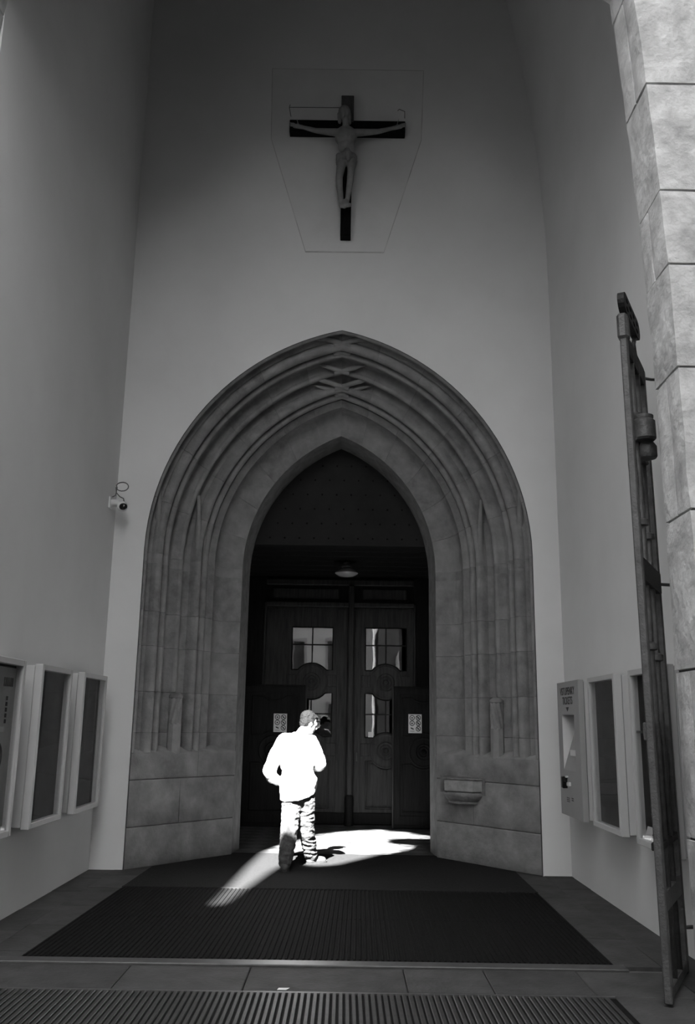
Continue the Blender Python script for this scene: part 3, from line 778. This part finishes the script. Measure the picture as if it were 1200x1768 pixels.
tag(lf.build('leaflet', M['paper']), 'white leaflets standing at the foot of the case behind the gate', 'leaflets')

# ticket machine
tm = thing('ticket_machine', 'grey wall-mounted ticket machine with lettering and a slanted niche', 'ticket machine', (XR, 9.86, .72))
X0 = XR-.19; YA, YZ = 9.395, 10.315
niche = [(9.60, 1.19), (10.13, 1.19), (10.13, 1.77), (9.60, 1.77)]
def xz_swap(p): return p
bd = holed([(YA+.012, .73), (YZ-.012, .73), (YZ-.012, 2.105), (YA+.012, 2.105)], [niche], .066, .189); bd.v = [(X0+y, x, z) for x, y, z in bd.v]; bd.build('machine_body', M['case'], tm)
bd = holed([(YA+.02, .74), (YZ-.02, .74), (YZ-.02, 2.095), (YA+.02, 2.095)], [niche], .055, .07); bd.v = [(X0+y, x, z) for x, y, z in bd.v]; bd.build('seam', M['casegap'], tm)
fp = holed([(YA, .72), (YZ, .72), (YZ, 2.115), (YA, 2.115)], [niche], 0, .058)
fp.v = [(X0+y, x, z) for x, y, z in fp.v]; fp.build('front_panel', M['machine'], tm)
nm = MB()
nm.box(X0+.001, X0+.16, 10.125, 10.129, 1.191, 1.769)
nm.build('niche_side', M['machine2'], tm)
MB().box(X0+.001, X0+.16, 9.601, 9.605, 1.191, 1.769).build('niche_side', M['machine'], tm)
MB().box(X0+.001, X0+.16, 9.601, 10.129, 1.765, 1.769).build('niche_top', M['machine'], tm)
MB().add([(X0, 9.60, 1.19), (X0, 10.13, 1.19), (X0+.155, 10.13, 1.66), (X0+.155, 9.60, 1.66), (X0+.16, 9.60, 1.77), (X0+.16, 10.13, 1.77)], [(0, 1, 2, 3), (3, 2, 5, 4)]).build('sloping_panel', M['machine'], tm)
MB().box(X0+.03, X0+.045, 9.68, 9.95, 1.34, 1.40).build('keypad', M['machine2'], tm)
MB().bev(X0-.05, X0+.01, 10.0, 10.075, 1.0, 1.12, .006).build('card_reader', M['lens'], tm)
MB().bev(X0-.03, X0+.01, 9.84, 9.92, 1.03, 1.07, .006).build('coin_button', M['white'], tm)
MB().bev(X0-.025, X0+.01, 9.95, 10.0, 1.11, 1.13, .003).build('coin_slot', M['white'], tm)
lb = MB()
for k in range(3): lb.box(X0-.001, X0+.002, 9.92, 10.05, .90-k*.018, .908-k*.018)
for k in range(2): lb.box(X0-.001, X0+.002, 9.76, 9.84, .905-k*.02, .917-k*.02)
lb.build('small_print', M['ink'], tm)
MB().prism([(9.93, 1.845), (9.81, 1.845), (9.87, 1.80)], 0, .002, lambda x, y, z: (X0-.002+y, x, z)).build('arrow_mark', M['ink'], tm)
def lettering(txt, size, ctr, parent, name='lettering'):
    cu = bpy.data.curves.new(name, 'FONT'); cu.body = txt; cu.size = size; cu.align_x = 'CENTER'; cu.extrude = .0012
    t = bpy.data.objects.new('t', cu); COL.objects.link(t)
    dg = bpy.context.evaluated_depsgraph_get(); me = bpy.data.meshes.new_from_object(t.evaluated_get(dg)); bpy.data.objects.remove(t)
    me.transform(Matrix.Translation(ctr) @ Matrix(((0, 0, -1, 0), (-1, 0, 0, 0), (0, 1, 0, 0), (0, 0, 0, 1))))
    return link(name, me, M['ink'], parent)
lettering('VSTUPENKY', .115, (X0-.0015, 9.855, 1.975), tm)
lettering('TICKETS', .115, (X0-.0015, 9.86, 1.875), tm)

# ------------------------------------------------------------------ security camera
sc = thing('security_camera', 'white security camera with a looped cable in the left corner of the back wall', 'camera', (-2.84, 10.45, 4.2))
MB().bev(XL, XL+.02, 10.40, 10.52, 4.10, 4.24, .004).build('wall_plate', M['white'], sc)
MB().tube([(XL+.01, 10.46, 4.17), (XL+.10, 10.45, 4.17), (XL+.14, 10.43, 4.15)], .045, 12).build('camera_body', M['white'], sc, SM)
MB().lathe((XL+.165, 10.40, 4.12), [(.02, .055), (.058, .04), (.062, 0), (.055, -.02), (.03, -.025)], 16, 'y').build('camera_hood', M['white'], sc, SM)
MB().ball((XL+.185, 10.375, 4.11), (.05, .028, .042)).build('lens', M['lens'], sc, True)
lp = [(XL+.02, 10.48, 4.25), (XL+.06, 10.47, 4.27), (XL+.075, 10.46, 4.36)]+[(XL+.135+.075*math.cos(a), 10.46, 4.375+.055*math.sin(a)) for a in [math.pi-.3-i*.45 for i in range(14)]]+[(XL+.07, 10.45, 4.30), (XL+.12, 10.44, 4.245), (XL+.17, 10.42, 4.22), (XL+.185, 10.41, 4.17)]
MB().tube(lp, .0065, 6).build('cable', M['cable'], sc, True)

# ------------------------------------------------------------------ crucifix
cr = thing('crucifix', 'large dark wooden crucifix with carved figure high on the pale back wall', 'crucifix', (-.085, YB, 7.84))
MB().bev(-.150, -.012, 10.60, YB, 7.855, 9.55, .006).build('upright_beam', M['crosswood'], cr)
MB().bev(-.165, .005, 10.585, YB, 9.55, 9.95, .006).build('upright_head', M['figure'], cr).data.materials[0] = mat('grey_head_wood', .06, .8, .4, 5, .4, 14, stretch=(6, 6, 1))
MB().bev(-.86, .703, 10.61, YB-.01, 9.40, 9.58, .006).build('cross_beam', M['crosswood'], cr)
fg = MB(); Y = 10.47; DZ = .15
chain(fg, [((-.10, Y-.03, 9.54), .045), ((-.105, Y-.05, 9.62), .045)])
fg.ball((-.125, Y-.07, 9.685), (.07, .085, .095)); cap(fg, (-.135, Y-.13, 9.64), (-.135, Y-.135, 9.59), .033, .024)
fg.ball((-.095, Y+.01, 9.38), (.15, .10, .165)); fg.ball((-.085, Y+.01, 9.24), (.115, .085, .14)); fg.ball((-.075, Y+.02, 9.06), (.12, .095, .11))
for sh_, el, wr, hd_ in (((-.22, Y+.02, 9.45), (-.50, Y+.07, 9.51), (-.69, Y+.10, 9.585), (-.79, Y+.10, 9.60)), ((.04, Y+.02, 9.45), (.33, Y+.07, 9.51), (.54, Y+.10, 9.59), (.64, Y+.10, 9.615))):
    chain(fg, [(sh_, .055), (el, .036), (wr, .026)]); cap(fg, wr, hd_, .03, .03)
    sg = -1 if hd_[0] < 0 else 1
    for k in range(4): cap(fg, (hd_[0], hd_[1]-.02, hd_[2]+.025-k*.017), (hd_[0]+sg*.065, hd_[1]-.05, hd_[2]+.02-k*.02), .009, .007, 6)
    cap(fg, (hd_[0]-sg*.05, hd_[1]-.02, hd_[2]+.02), (hd_[0]-sg*.03, hd_[1]-.05, hd_[2]+.075), .011, .008, 6)
chain(fg, [((-.145, Y+.02, 9.02), .07), ((-.172, Y-.04, 8.74), .048), ((-.168, Y-.01, 8.62), .045), ((-.135, Y+.05, 8.40), .03)])
chain(fg, [((-.005, Y+.02, 9.02), .07), ((-.02, Y-.10, 8.82), .05), ((-.03, Y-.06, 8.68), .045), ((-.065, Y+.02, 8.42), .03)])
cap(fg, (-.115, Y+.04, 8.40), (-.10, Y-.05, 8.31), .038, .03); cap(fg, (-.085, Y+.01, 8.42), (-.07, Y-.08, 8.32), .038, .03)
cap(fg, (-.14, Y-.05, 8.315), (-.03, Y-.06, 8.325), .028, .028)
fg.v = [(x, y, z-DZ) for x, y, z in fg.v]
organic('carved_figure', fg, M['figure'], .010, 5, cr)
hr = MB(); hr.ball((-.12, Y-.045, 9.715), (.082, .088, .082)); cap(hr, (-.185, Y-.03, 9.69), (-.18, Y-.03, 9.57), .03, .022); cap(hr, (-.055, Y-.02, 9.69), (-.05, Y-.01, 9.57), .028, .022)
hr.v = [(x, y, z-DZ) for x, y, z in hr.v]
organic('carved_hair', hr, M['loin'], .012, 3, cr, .006, 40)
ln = MB(); ln.ball((-.075, Y+.01, 9.06), (.135, .108, .08)); cap(ln, (-.075, Y-.09, 9.10), (-.06, Y-.10, 8.98), .04, .03); cap(ln, (-.19, Y-.02, 9.08), (-.20, Y-.02, 8.94), .03, .02)
ln.v = [(x, y, z-DZ) for x, y, z in ln.v]
organic('loincloth', ln, M['loin'], .012, 3, cr, .006, 30)
for pth in ([(-.845, 10.62, 9.63), (-.87, 10.60, 9.76), (-.86, 10.60, 9.80)], [(-.87, 10.60, 9.76), (-.12, 10.6, 9.765)], [(.695, 10.62, 9.63), (.695, 10.6, 9.72), (.62, 10.6, 9.755), (.60, 10.6, 9.73)]):
    MB().tube(pth, .005, 5).build('wire', M['cable'], cr)

# ------------------------------------------------------------------ iron gate
SA, CA = math.sin(math.radians(27)), math.cos(math.radians(27))
def G(s_, d, z): return (2.0+.009*z+s_*SA+d*CA, 5.985+.05*z+s_*CA-d*SA, z)
gt = thing('iron_gate', 'dark wrought iron gate leaf folded open against the right wall', 'gate', G(0, 0, 0))
MB().bev(-.036, .036, -.026, .026, .015, 4.62, .008, G).build('stile', M['iron'], gt)
MB().bev(-.055, .055, -.04, .04, 4.45, 4.66, .02, G).build('stile_cap', M['iron'], gt)
MB().bev(.76, .82, -.025, .025, .015, 4.5, .008, G).build('stile', M['iron'], gt)
barm = MB()
for k, s_ in enumerate((.27, .52)):
    MB().tube([G(s_, 0, .06), G(s_, 0, 2.2), G(s_, 0, 4.45)], .021, 10).build('upright_bar', M['iron'], gt, True)
    for z in (3.93, 3.1, 2.2):
        MB().lathe((s_, 0, z-.06*k), [(.024, -.03), (.046, -.02), (.046, .02), (.024, .03)], 10, f=G).build('collar', M['iron'], gt, SM)
for z0, z1, m2, d in ((4.36, 4.52, M['iron2'], .02), (2.64, 2.80, M['iron2'], .03), (.52, .64, M['iron'], .02), (.03, .1, M['iron'], .02)):
    MB().bev(.03, .80, -d, d, z0, z1, .006, G).build('rail', m2, gt)
MB().bev(.06, .83, -.06, -.02, 1.56, 1.68, .008, G).build('lock_rail', M['iron'], gt)
MB().bev(.08, .79, -.022, -.012, .92, 1.57, .004, G).build('sheet_panel', M['iron2'], gt)
MB().bev(.3, .74, -.055, -.02, 1.42, 1.56, .012, G).build('lock_case', M['iron'], gt)
MB().bev(.02, .82, -.05, .02, .88, .93, .006, G).build('rail', M['iron2'], gt)
# barrel lock and loops
MB().lathe((.25, .06, 0), [(.07, 3.72), (.085, 3.735), (.085, 3.87), (.07, 3.885), (.075, 3.90), (.075, 3.915), (.05, 3.92)], 16, f=G).build('lock_barrel', M['iron'], gt, SM)
MB().lathe((.32, .06, 0), [(.065, 3.60), (.075, 3.615), (.075, 3.69), (.05, 3.73)], 16, f=G).build('lock_barrel', M['iron'], gt, SM)
MB().bev(.37, .55, -.03, .04, 3.61, 3.69, .01, G).build('lock_bolt', M['iron'], gt)
for s_, z in ((.16, 3.50), (.34, 3.46), (.48, 3.40)):
    MB().tube([G(s_+.075*math.cos(a*math.pi/6), -.03, z+.08*math.sin(a*math.pi/6)) for a in range(14)], .016, 7, False).build('chain_link', M['iron2'], gt, True)
MB().bev(.27, .42, -.05, -.01, 3.33, 3.41, .015, G).build('padlock', M['iron2'], gt)
# pierced crest plate over the top rail
st = []
for k in range(9): a = math.pi/2+math.pi*k/8; st.append((.06+.10*math.cos(a), 4.78+.085*math.sin(a)))
for k in range(9): a = -math.pi/2+math.pi*k/8; st.append((.58+.10*math.cos(a), 4.78+.085*math.sin(a)))
hs = []
for i in range(4):
    for j in (-1, 1):
        c = (.10+i*.145, 4.78+j*.033)
        hs.append([(c[0]+.045*math.cos(q*math.pi/4), c[1]+.02*math.sin(q*math.pi/4)) for q in range(8)])
cp = holed(st, hs, -.025, .025); cp.v = [G(*v) for v in cp.v]; cp.build('crest_plate', M['iron2'], gt)
MB().tube([G(.50, 0, 4.52), G(.45, 0, 4.60), G(.52, 0, 4.68), G(.56, 0, 4.72)], .018, 7).build('crest_strut', M['iron'], gt, True)
MB().tube([G(.12, 0, 4.52), G(.12, 0, 4.71)], .018, 7).build('crest_strut', M['iron'], gt, True)
for z in (.3, 2.72, 4.44):
    q = G(.80, 0, z); MB().tube([q, (XR-.10, q[1]+.03, z), (XR+.02, q[1]+.03, z)], .013, 8).build('hinge', M['iron'], gt, True)

# ------------------------------------------------------------------ the man
def hand(mb, w, d, up, side, curl=.5, r=.0095):
    """palm and five fingers; w wrist, d pointing direction, up back-of-hand normal, side thumb side"""
    w = Vector(w); d = Vector(d).normalized(); up = Vector(up); up = (up-d*up.dot(d)).normalized(); sdv = d.cross(up)*side
    for k in range(4): cap(mb, w+sdv*(.02-.013*k)*.7, w+d*.085+sdv*(.032-.021*k), .017, .014, 8)
    for k, L in enumerate((.07, .08, .075, .058)):
        p = w+d*.088+sdv*(.032-.021*k); a = d; 
        for j, fr in enumerate((.45, .32, .23)):
            a = (a-up*curl*(.55 if j else .35)).normalized(); q = p+a*L*fr*1.1; cap(mb, p, q, r-.001*j, r-.001*(j+1), 7); p = q
    p = w+d*.025+sdv*.028; a = (d*.6+sdv*.8-up*.2).normalized()
    for L in (.042, .034, .026):
        q = p+a*L; cap(mb, p, q, .013, .0105, 7); p = q; a = (a+d*.35-up*.1).normalized()
man = MB(); BY = 11.0
HC = Vector((-.425, 11.06, 1.635)); FD = Vector((.80, .45, -.30)).normalized()   # head centre and facing
HU = Vector((.28, .22, .94)); HU = (HU-FD*HU.dot(FD)).normalized(); HR = FD.cross(HU)
def hp(f, u, r=0.0): return HC+FD*f+HU*u+HR*r
def head_ball(mb, f, u, r, rf, ru, rr):
    k = len(mb.v); mb.ball((0, 0, 0), (1, 1, 1), 16, 12)
    mb.v[k:] = [tuple(HC+FD*(f+x*rf)+HU*(u+z*ru)+HR*(r+y*rr)) for x, y, z in mb.v[k:]]
head_ball(man, -.012, .035, 0, .098, .092, .078); head_ball(man, .022, -.04, 0, .070, .085, .062); head_ball(man, .055, -.088, 0, .034, .030, .036)
head_ball(man, .082, .02, 0, .018, .02, .045)
cap(man, hp(.088, .012), hp(.112, -.028), .010, .015, 8)                      # nose
cap(man, hp(.086, -.058, -.018), hp(.086, -.058, .018), .010, .010, 8)       # lips
cap(man, hp(.084, -.072, -.014), hp(.084, -.072, .014), .009, .009, 8)
for r_ in (-.032, .032): head_ball(man, .078, .004, r_, .014, .011, .015)     # eyes
for r_ in (-.078, .078): head_ball(man, -.008, -.012, r_, .022, .034, .010)   # ears
chain(man, [((-.545, 10.98, 1.46), .066), ((-.505, 11.0, 1.53), .058), (tuple(hp(-.03, -.07)), .056)])
# trunk and limbs, within the clothes
man.ball((-.545, 10.98, 1.33), (.17, .11, .19)); man.ball((-.54, 10.99, 1.10), (.15, .105, .2)); man.ball((-.525, 10.99, .90), (.155, .11, .14))
AL = [((-.715, 10.97, 1.425), .058), ((-.872, 10.90, 1.09), .045), ((-.765, 11.07, .955), .032)]
AR = [((-.375, 10.99, 1.415), .058), ((-.262, 11.0, 1.16), .045), ((-.40, 11.25, 1.13), .032)]
chain(man, AL); chain(man, AR)
LL = [((-.60, 10.98, .86), .085), ((-.615, 10.95, .45), .058), ((-.64, 10.76, .09), .04)]
LR = [((-.44, 11.0, .86), .085), ((-.425, 11.12, .46), .058), ((-.375, 11.34, .09), .04)]
chain(man, LL); chain(man, LR)
for a, b in (((-.64, 10.77, .05), (-.655, 10.93, .045)), ((-.375, 11.34, .05), (-.25, 11.44, .045))): cap(man, a, b, .038, .03)
hand(man, (-.755, 11.085, .945), (.35, .55, -.75), (-.8, -.3, -.4), 1, .35)
hand(man, (-.41, 11.27, 1.13), (-.75, .55, .12), (-.1, -.2, .95), -1, .7)
person = organic('person', man, M['skin'], .0065, 4)
tag(person, 'man seen from behind in a sunlit white jacket and jeans, head bowed to the right', 'person')
jk = MB()
jk.ball((-.545, 10.97, 1.37), (.215, .150, .155)); jk.ball((-.55, 10.97, 1.20), (.205, .155, .22)); jk.ball((-.535, 10.985, 1.0), (.20, .155, .22))
for k in range(44):
    a = 2*math.pi*k/44; x = -.528+.190*math.cos(a); y = 10.985+.148*math.sin(a)
    cap(jk, (x, y, 1.0), (x, y, .822+.045*math.cos(a-.25)+.03*math.sin(a)), .030, .020, 8)
cap(jk, (-.70, 10.97, 1.445), (-.39, 10.985, 1.43), .075, .072)
chain(jk, [((-.715, 10.97, 1.425), .082), ((-.80, 10.925, 1.26), .080), ((-.868, 10.90, 1.09), .074), ((-.845, 10.95, 1.02), .068), ((-.775, 11.06, .965), .052)])
chain(jk, [((-.385, 10.99, 1.41), .080), ((-.32, 10.99, 1.28), .076), ((-.272, 11.0, 1.17), .068), ((-.30, 11.09, 1.14), .064), ((-.39, 11.235, 1.13), .050)])
for k in range(12):   # stand-up collar
    a = 2*math.pi*k/12; cap(jk, (-.53+.08*math.cos(a), 10.99+.075*math.sin(a), 1.47), (-.52+.072*math.cos(a), 10.995+.068*math.sin(a), 1.525), .020, .014, 7)
cap(jk, (-.70, 11.02, .93), (-.61, 11.08, .84), .055, .045)       # pocket bulge
organic('jacket', jk, M['jacket'], .012, 6, person, .007, 8, stretch=(1, 1, 1.6))
je = MB()
je.ball((-.525, 10.985, .82), (.165, .125, .14))
chain(je, [((-.60, 10.98, .78), .112), ((-.612, 10.97, .55), .102), ((-.618, 10.94, .42), .096), ((-.635, 10.83, .22), .083), ((-.645, 10.785, .115), .074)])
chain(je, [((-.44, 11.0, .78), .108), ((-.43, 11.08, .55), .098), ((-.425, 11.12, .44), .090), ((-.395, 11.25, .22), .08), ((-.375, 11.32, .115), .074)])
cap(je, (-.53, 10.97, .72), (-.53, 11.0, .66), .085, .06)
organic('jeans', je, M['jeans'], .0095, 4, person, .012, 9, stretch=(.8, .8, 2.2))
for a, b in (((-.645, 10.745, .055), (-.66, 10.955, .04)), ((-.38, 11.315, .055), (-.235, 11.455, .04))):
    s_ = MB(); chain(s_, [(a, .052), (tuple((Vector(a)*.5+Vector(b)*.5)), .052), (b, .040)]); cap(s_, (a[0], a[1]+.02, .10), a, .05, .05)
    so_ = organic('shoe', s_, M['shoe'], .010, 4, person)
    for v in so_.data.vertices:
        if v.co.z < .012: v.co.z = .012
    d = (Vector(b)-Vector(a)); d.z = 0; d.normalize(); q = Vector((-d.y, d.x, 0))
    c = (Vector(a)+Vector(b))/2; P = []
    for k in range(16):
        an = 2*math.pi*k/16; P.append(c+d*.165*math.cos(an)+q*.055*math.sin(an))
    MB().add([(p.x, p.y, .0095) for p in P]+[(p.x, p.y, .03) for p in P], [tuple(range(16))[::-1], tuple(range(16, 32))]+[(i, (i+1) % 16, 16+(i+1) % 16, 16+i) for i in range(16)]).build('sole', M['sole'], so_)
ha = MB(); head_ball(ha, -.03, .058, 0, .094, .085, .084); head_ball(ha, -.062, .0, 0, .05, .075, .072); head_ball(ha, .045, .085, 0, .05, .034, .06); head_ball(ha, -.01, .02, .07, .03, .04, .016); head_ball(ha, -.01, .02, -.07, .03, .04, .016)
cap(ha, hp(.06, .09, .03), hp(.11, .065, .02), .02, .012, 7); cap(ha, hp(.06, .092, -.02), hp(.105, .07, -.03), .02, .012, 7)
organic('hair', ha, M['hair'], .007, 2, person, .009, 34)

# ------------------------------------------------------------------ outside the porch: what shades it, lights it and shows in the door glass
g = MB().add([(-90, -90, -.12), (90, -90, -.12), (90, 5.75, -.12), (-90, 5.75, -.12)], [(0, 1, 2, 3)])
struct(g.build('ground', M['ground']))
struct(MB().box(-4.5, 4.0, 4.4, 5.75, -.12, -.008).build('floor_step', M['paving']))
def far_window(par, x0, x1, z0, z1, y):
    f = MB(); f.box(x0-.12, x1+.12, y-.05, y+.08, z0-.15, z0); f.box(x0-.14, x1+.14, y-.05, y+.12, z1, z1+.14); f.box(x0-.12, x0, y-.05, y+.07, z0, z1); f.box(x1, x1+.12, y-.05, y+.07, z0, z1)
    w_ = f.build('window', M['sash'], par)
    MB().box(x0, x1, y-.05, y+.01, z0, z1).build('pane', M['pane_far'], w_)
    MB().box((x0+x1)/2-.03, (x0+x1)/2+.03, y, y+.03, z0, z1).build('glazing_bar', M['sash'], w_)
BYY = -14.0
tb = thing('town_house', 'pale town house across the square, mirrored in the left door panes', 'building', (-7, BYY, 0))
MB().box(-9.6, 1.35, BYY-6, BYY, -.12, 7.6).build('facade_wall', M['facade'], tb)
MB().bev(-9.0, 1.45, BYY, BYY+.22, 6.55, 6.75, .03).build('cornice', M['facade'], tb)
MB().bev(-9.0, 1.45, BYY, BYY+.35, 7.3, 7.6, .05).build('cornice', M['facade'], tb)
for x in (-8.2, -5.6, -2.6, -.3):
    far_window(tb, x-.55, x+.55, 3.5, 5.6, BYY); far_window(tb, x-.5, x+.5, .9, 2.5, BYY)
for k in range(2): MB().tube([(-6, BYY+.8, 6.95+.25*k), (-1, BYY+.8, 6.6+.25*k), (2.5, BYY+.8, 6.7+.25*k)], .025, 5).build('cable', M['cable'], tb)
gb = thing('gothic_building', 'dark gothic building across the square, mirrored in the right door panes', 'building', (8, BYY, 0))
MB().box(1.6, 16, BYY-7, BYY, -.12, 8.0).build('facade_wall', M['facade_dark'], gb)
for x in (3.6, 7.2, 10.8):
    pts = []
    for k in range(9):
        a = k/8*math.acos(.35/1.35); pts.append((x-.35*0+(-.35+1.35*math.cos(a)), 4.6+1.35*math.sin(a)))
    half = [(px_, pz) for px_, pz in pts]
    out = [(x-1.0, 2.2), (x+1.0, 2.2)]+half+[(2*x-px_, pz) for px_, pz in half[::-1][1:]]
    MB().tube([(a, BYY+.05, b) for a, b in out[1:]]+[(x-1.0, BYY+.05, 2.2)], .12, 6).build('window_moulding', M['facade'], gb)
    MB().prism(out, BYY-.02, BYY+.03).build('pane', M['pane_far'], gb)
    for q in (-.33, .33): MB().box(x+q-.04, x+q+.04, BYY, BYY+.08, 2.2, 5.0).build('mullion', M['facade'], gb)
    for q in (-.35, 0, .35): MB().tube([(x+q+.24*math.cos(a), BYY+.05, 5.05+(.4 if q == 0 else 0)+.24*math.sin(a)) for a in [i*.524 for i in range(14)]], .04, 5, False).build('tracery', M['facade'], gb)
for x in (1.9, 5.4, 9.0): MB().box(x-.3, x+.3, BYY, BYY+.7, -.12, 7.0).build('buttress', M['facade_dark'], gb)
# unseen dark masses added either side to cut sidelong skylight
def screen(name, label, a, b, d, h):
    w_ = thing(name, label, 'building', (a[0], a[1], 0))
    MB().hexa([(a[0], a[1], -.12), (a[0]+d, a[1], -.12), (b[0]+d, b[1], -.12), (b[0], b[1], -.12), (a[0], a[1], h), (a[0]+d, a[1], h), (b[0]+d, b[1], h), (b[0], b[1], h)]).build('screen_wall', M['facade_dark'], w_)
    e = .25*(1 if d < 0 else -1)
    MB().hexa([(a[0]+e, a[1], h), (a[0]+d, a[1], h), (b[0]+d, b[1]-.2, h), (b[0]+e, b[1]-.2, h), (a[0]+e, a[1], h+.4), (a[0]+d, a[1], h+.4), (b[0]+d, b[1]-.2, h+.4), (b[0]+e, b[1]-.2, h+.4)]).build('cornice', M['facade_dark'], w_)
screen('sky_screen', 'unseen added wing of the church flanking the forecourt, on the security camera side', (-4.7, 5.7), (-9.5, -13.6), -6, 16)
screen('sky_screen', 'unseen added wing of the church flanking the forecourt, on the iron gate side', (4.6, 5.7), (2.2, -6), 6, 16)
# unseen wall added to shape the sun patch; gap back-projected from the floor outline
TY = -20.0
def ground_pt(px, py):
    d = f0+r1*((px-600)/FPX)-u1*((py-884)/FPX); t = -EYE/d.z; return (d.x*t, d.y*t)
GAP = [(-1.19, 8.86), (-1.13, 9.9), (-1.08, 11.2), (-1.0, 12.4), (-.8, 13.1), (-.30, 14.35), (.1, 14.75), (.54, 15.0), (.95, 14.7), (1.33, 14.15), (1.2, 14.0), (.95, 14.05), (.66, 13.85), (.58, 13.6), (.66, 13.35),
       (.95, 13.15), (.85, 12.75), (.47, 12.25), (.12, 11.65), (-.08, 11.32), (-.3, 11.2), (-.45, 11.32), (-.58, 11.42), (-.72, 11.2), (-.82, 10.75), (-.90, 10.2), (-.985, 9.6), (-1.06, 9.05), (-1.11, 8.82)]
def back(x, y, Y): k = y-Y; return (x-SUN_S*k, SUN_T*k)
hole = [back(x, y, TY) for x, y in GAP]; hole2 = [back(x, y, TY-.8) for x, y in GAP]
outer = [(-8.2, -.12), (-1.0, -.12), (-1.0, 34.6), (-8.2, 34.6)]
bt = thing('sun_mask', 'unseen added wall with an opening shaped to cast the sun patch on the porch floor', 'sun mask', (-5, TY, 0))
m_ = holed(outer, [hole], TY, TY-.8); nn = len(outer)+len(hole); k0 = nn+len(outer)
for i, (x, z) in enumerate(hole2): m_.v[k0+i] = (x, TY-.8, z)
m_.build('mask_wall', M['facade_dark'], bt)
MB().bev(-8.4, -.8, TY-1.0, TY+.2, 34.6, 35.0, .08).build('mask_top', M['facade_dark'], bt)
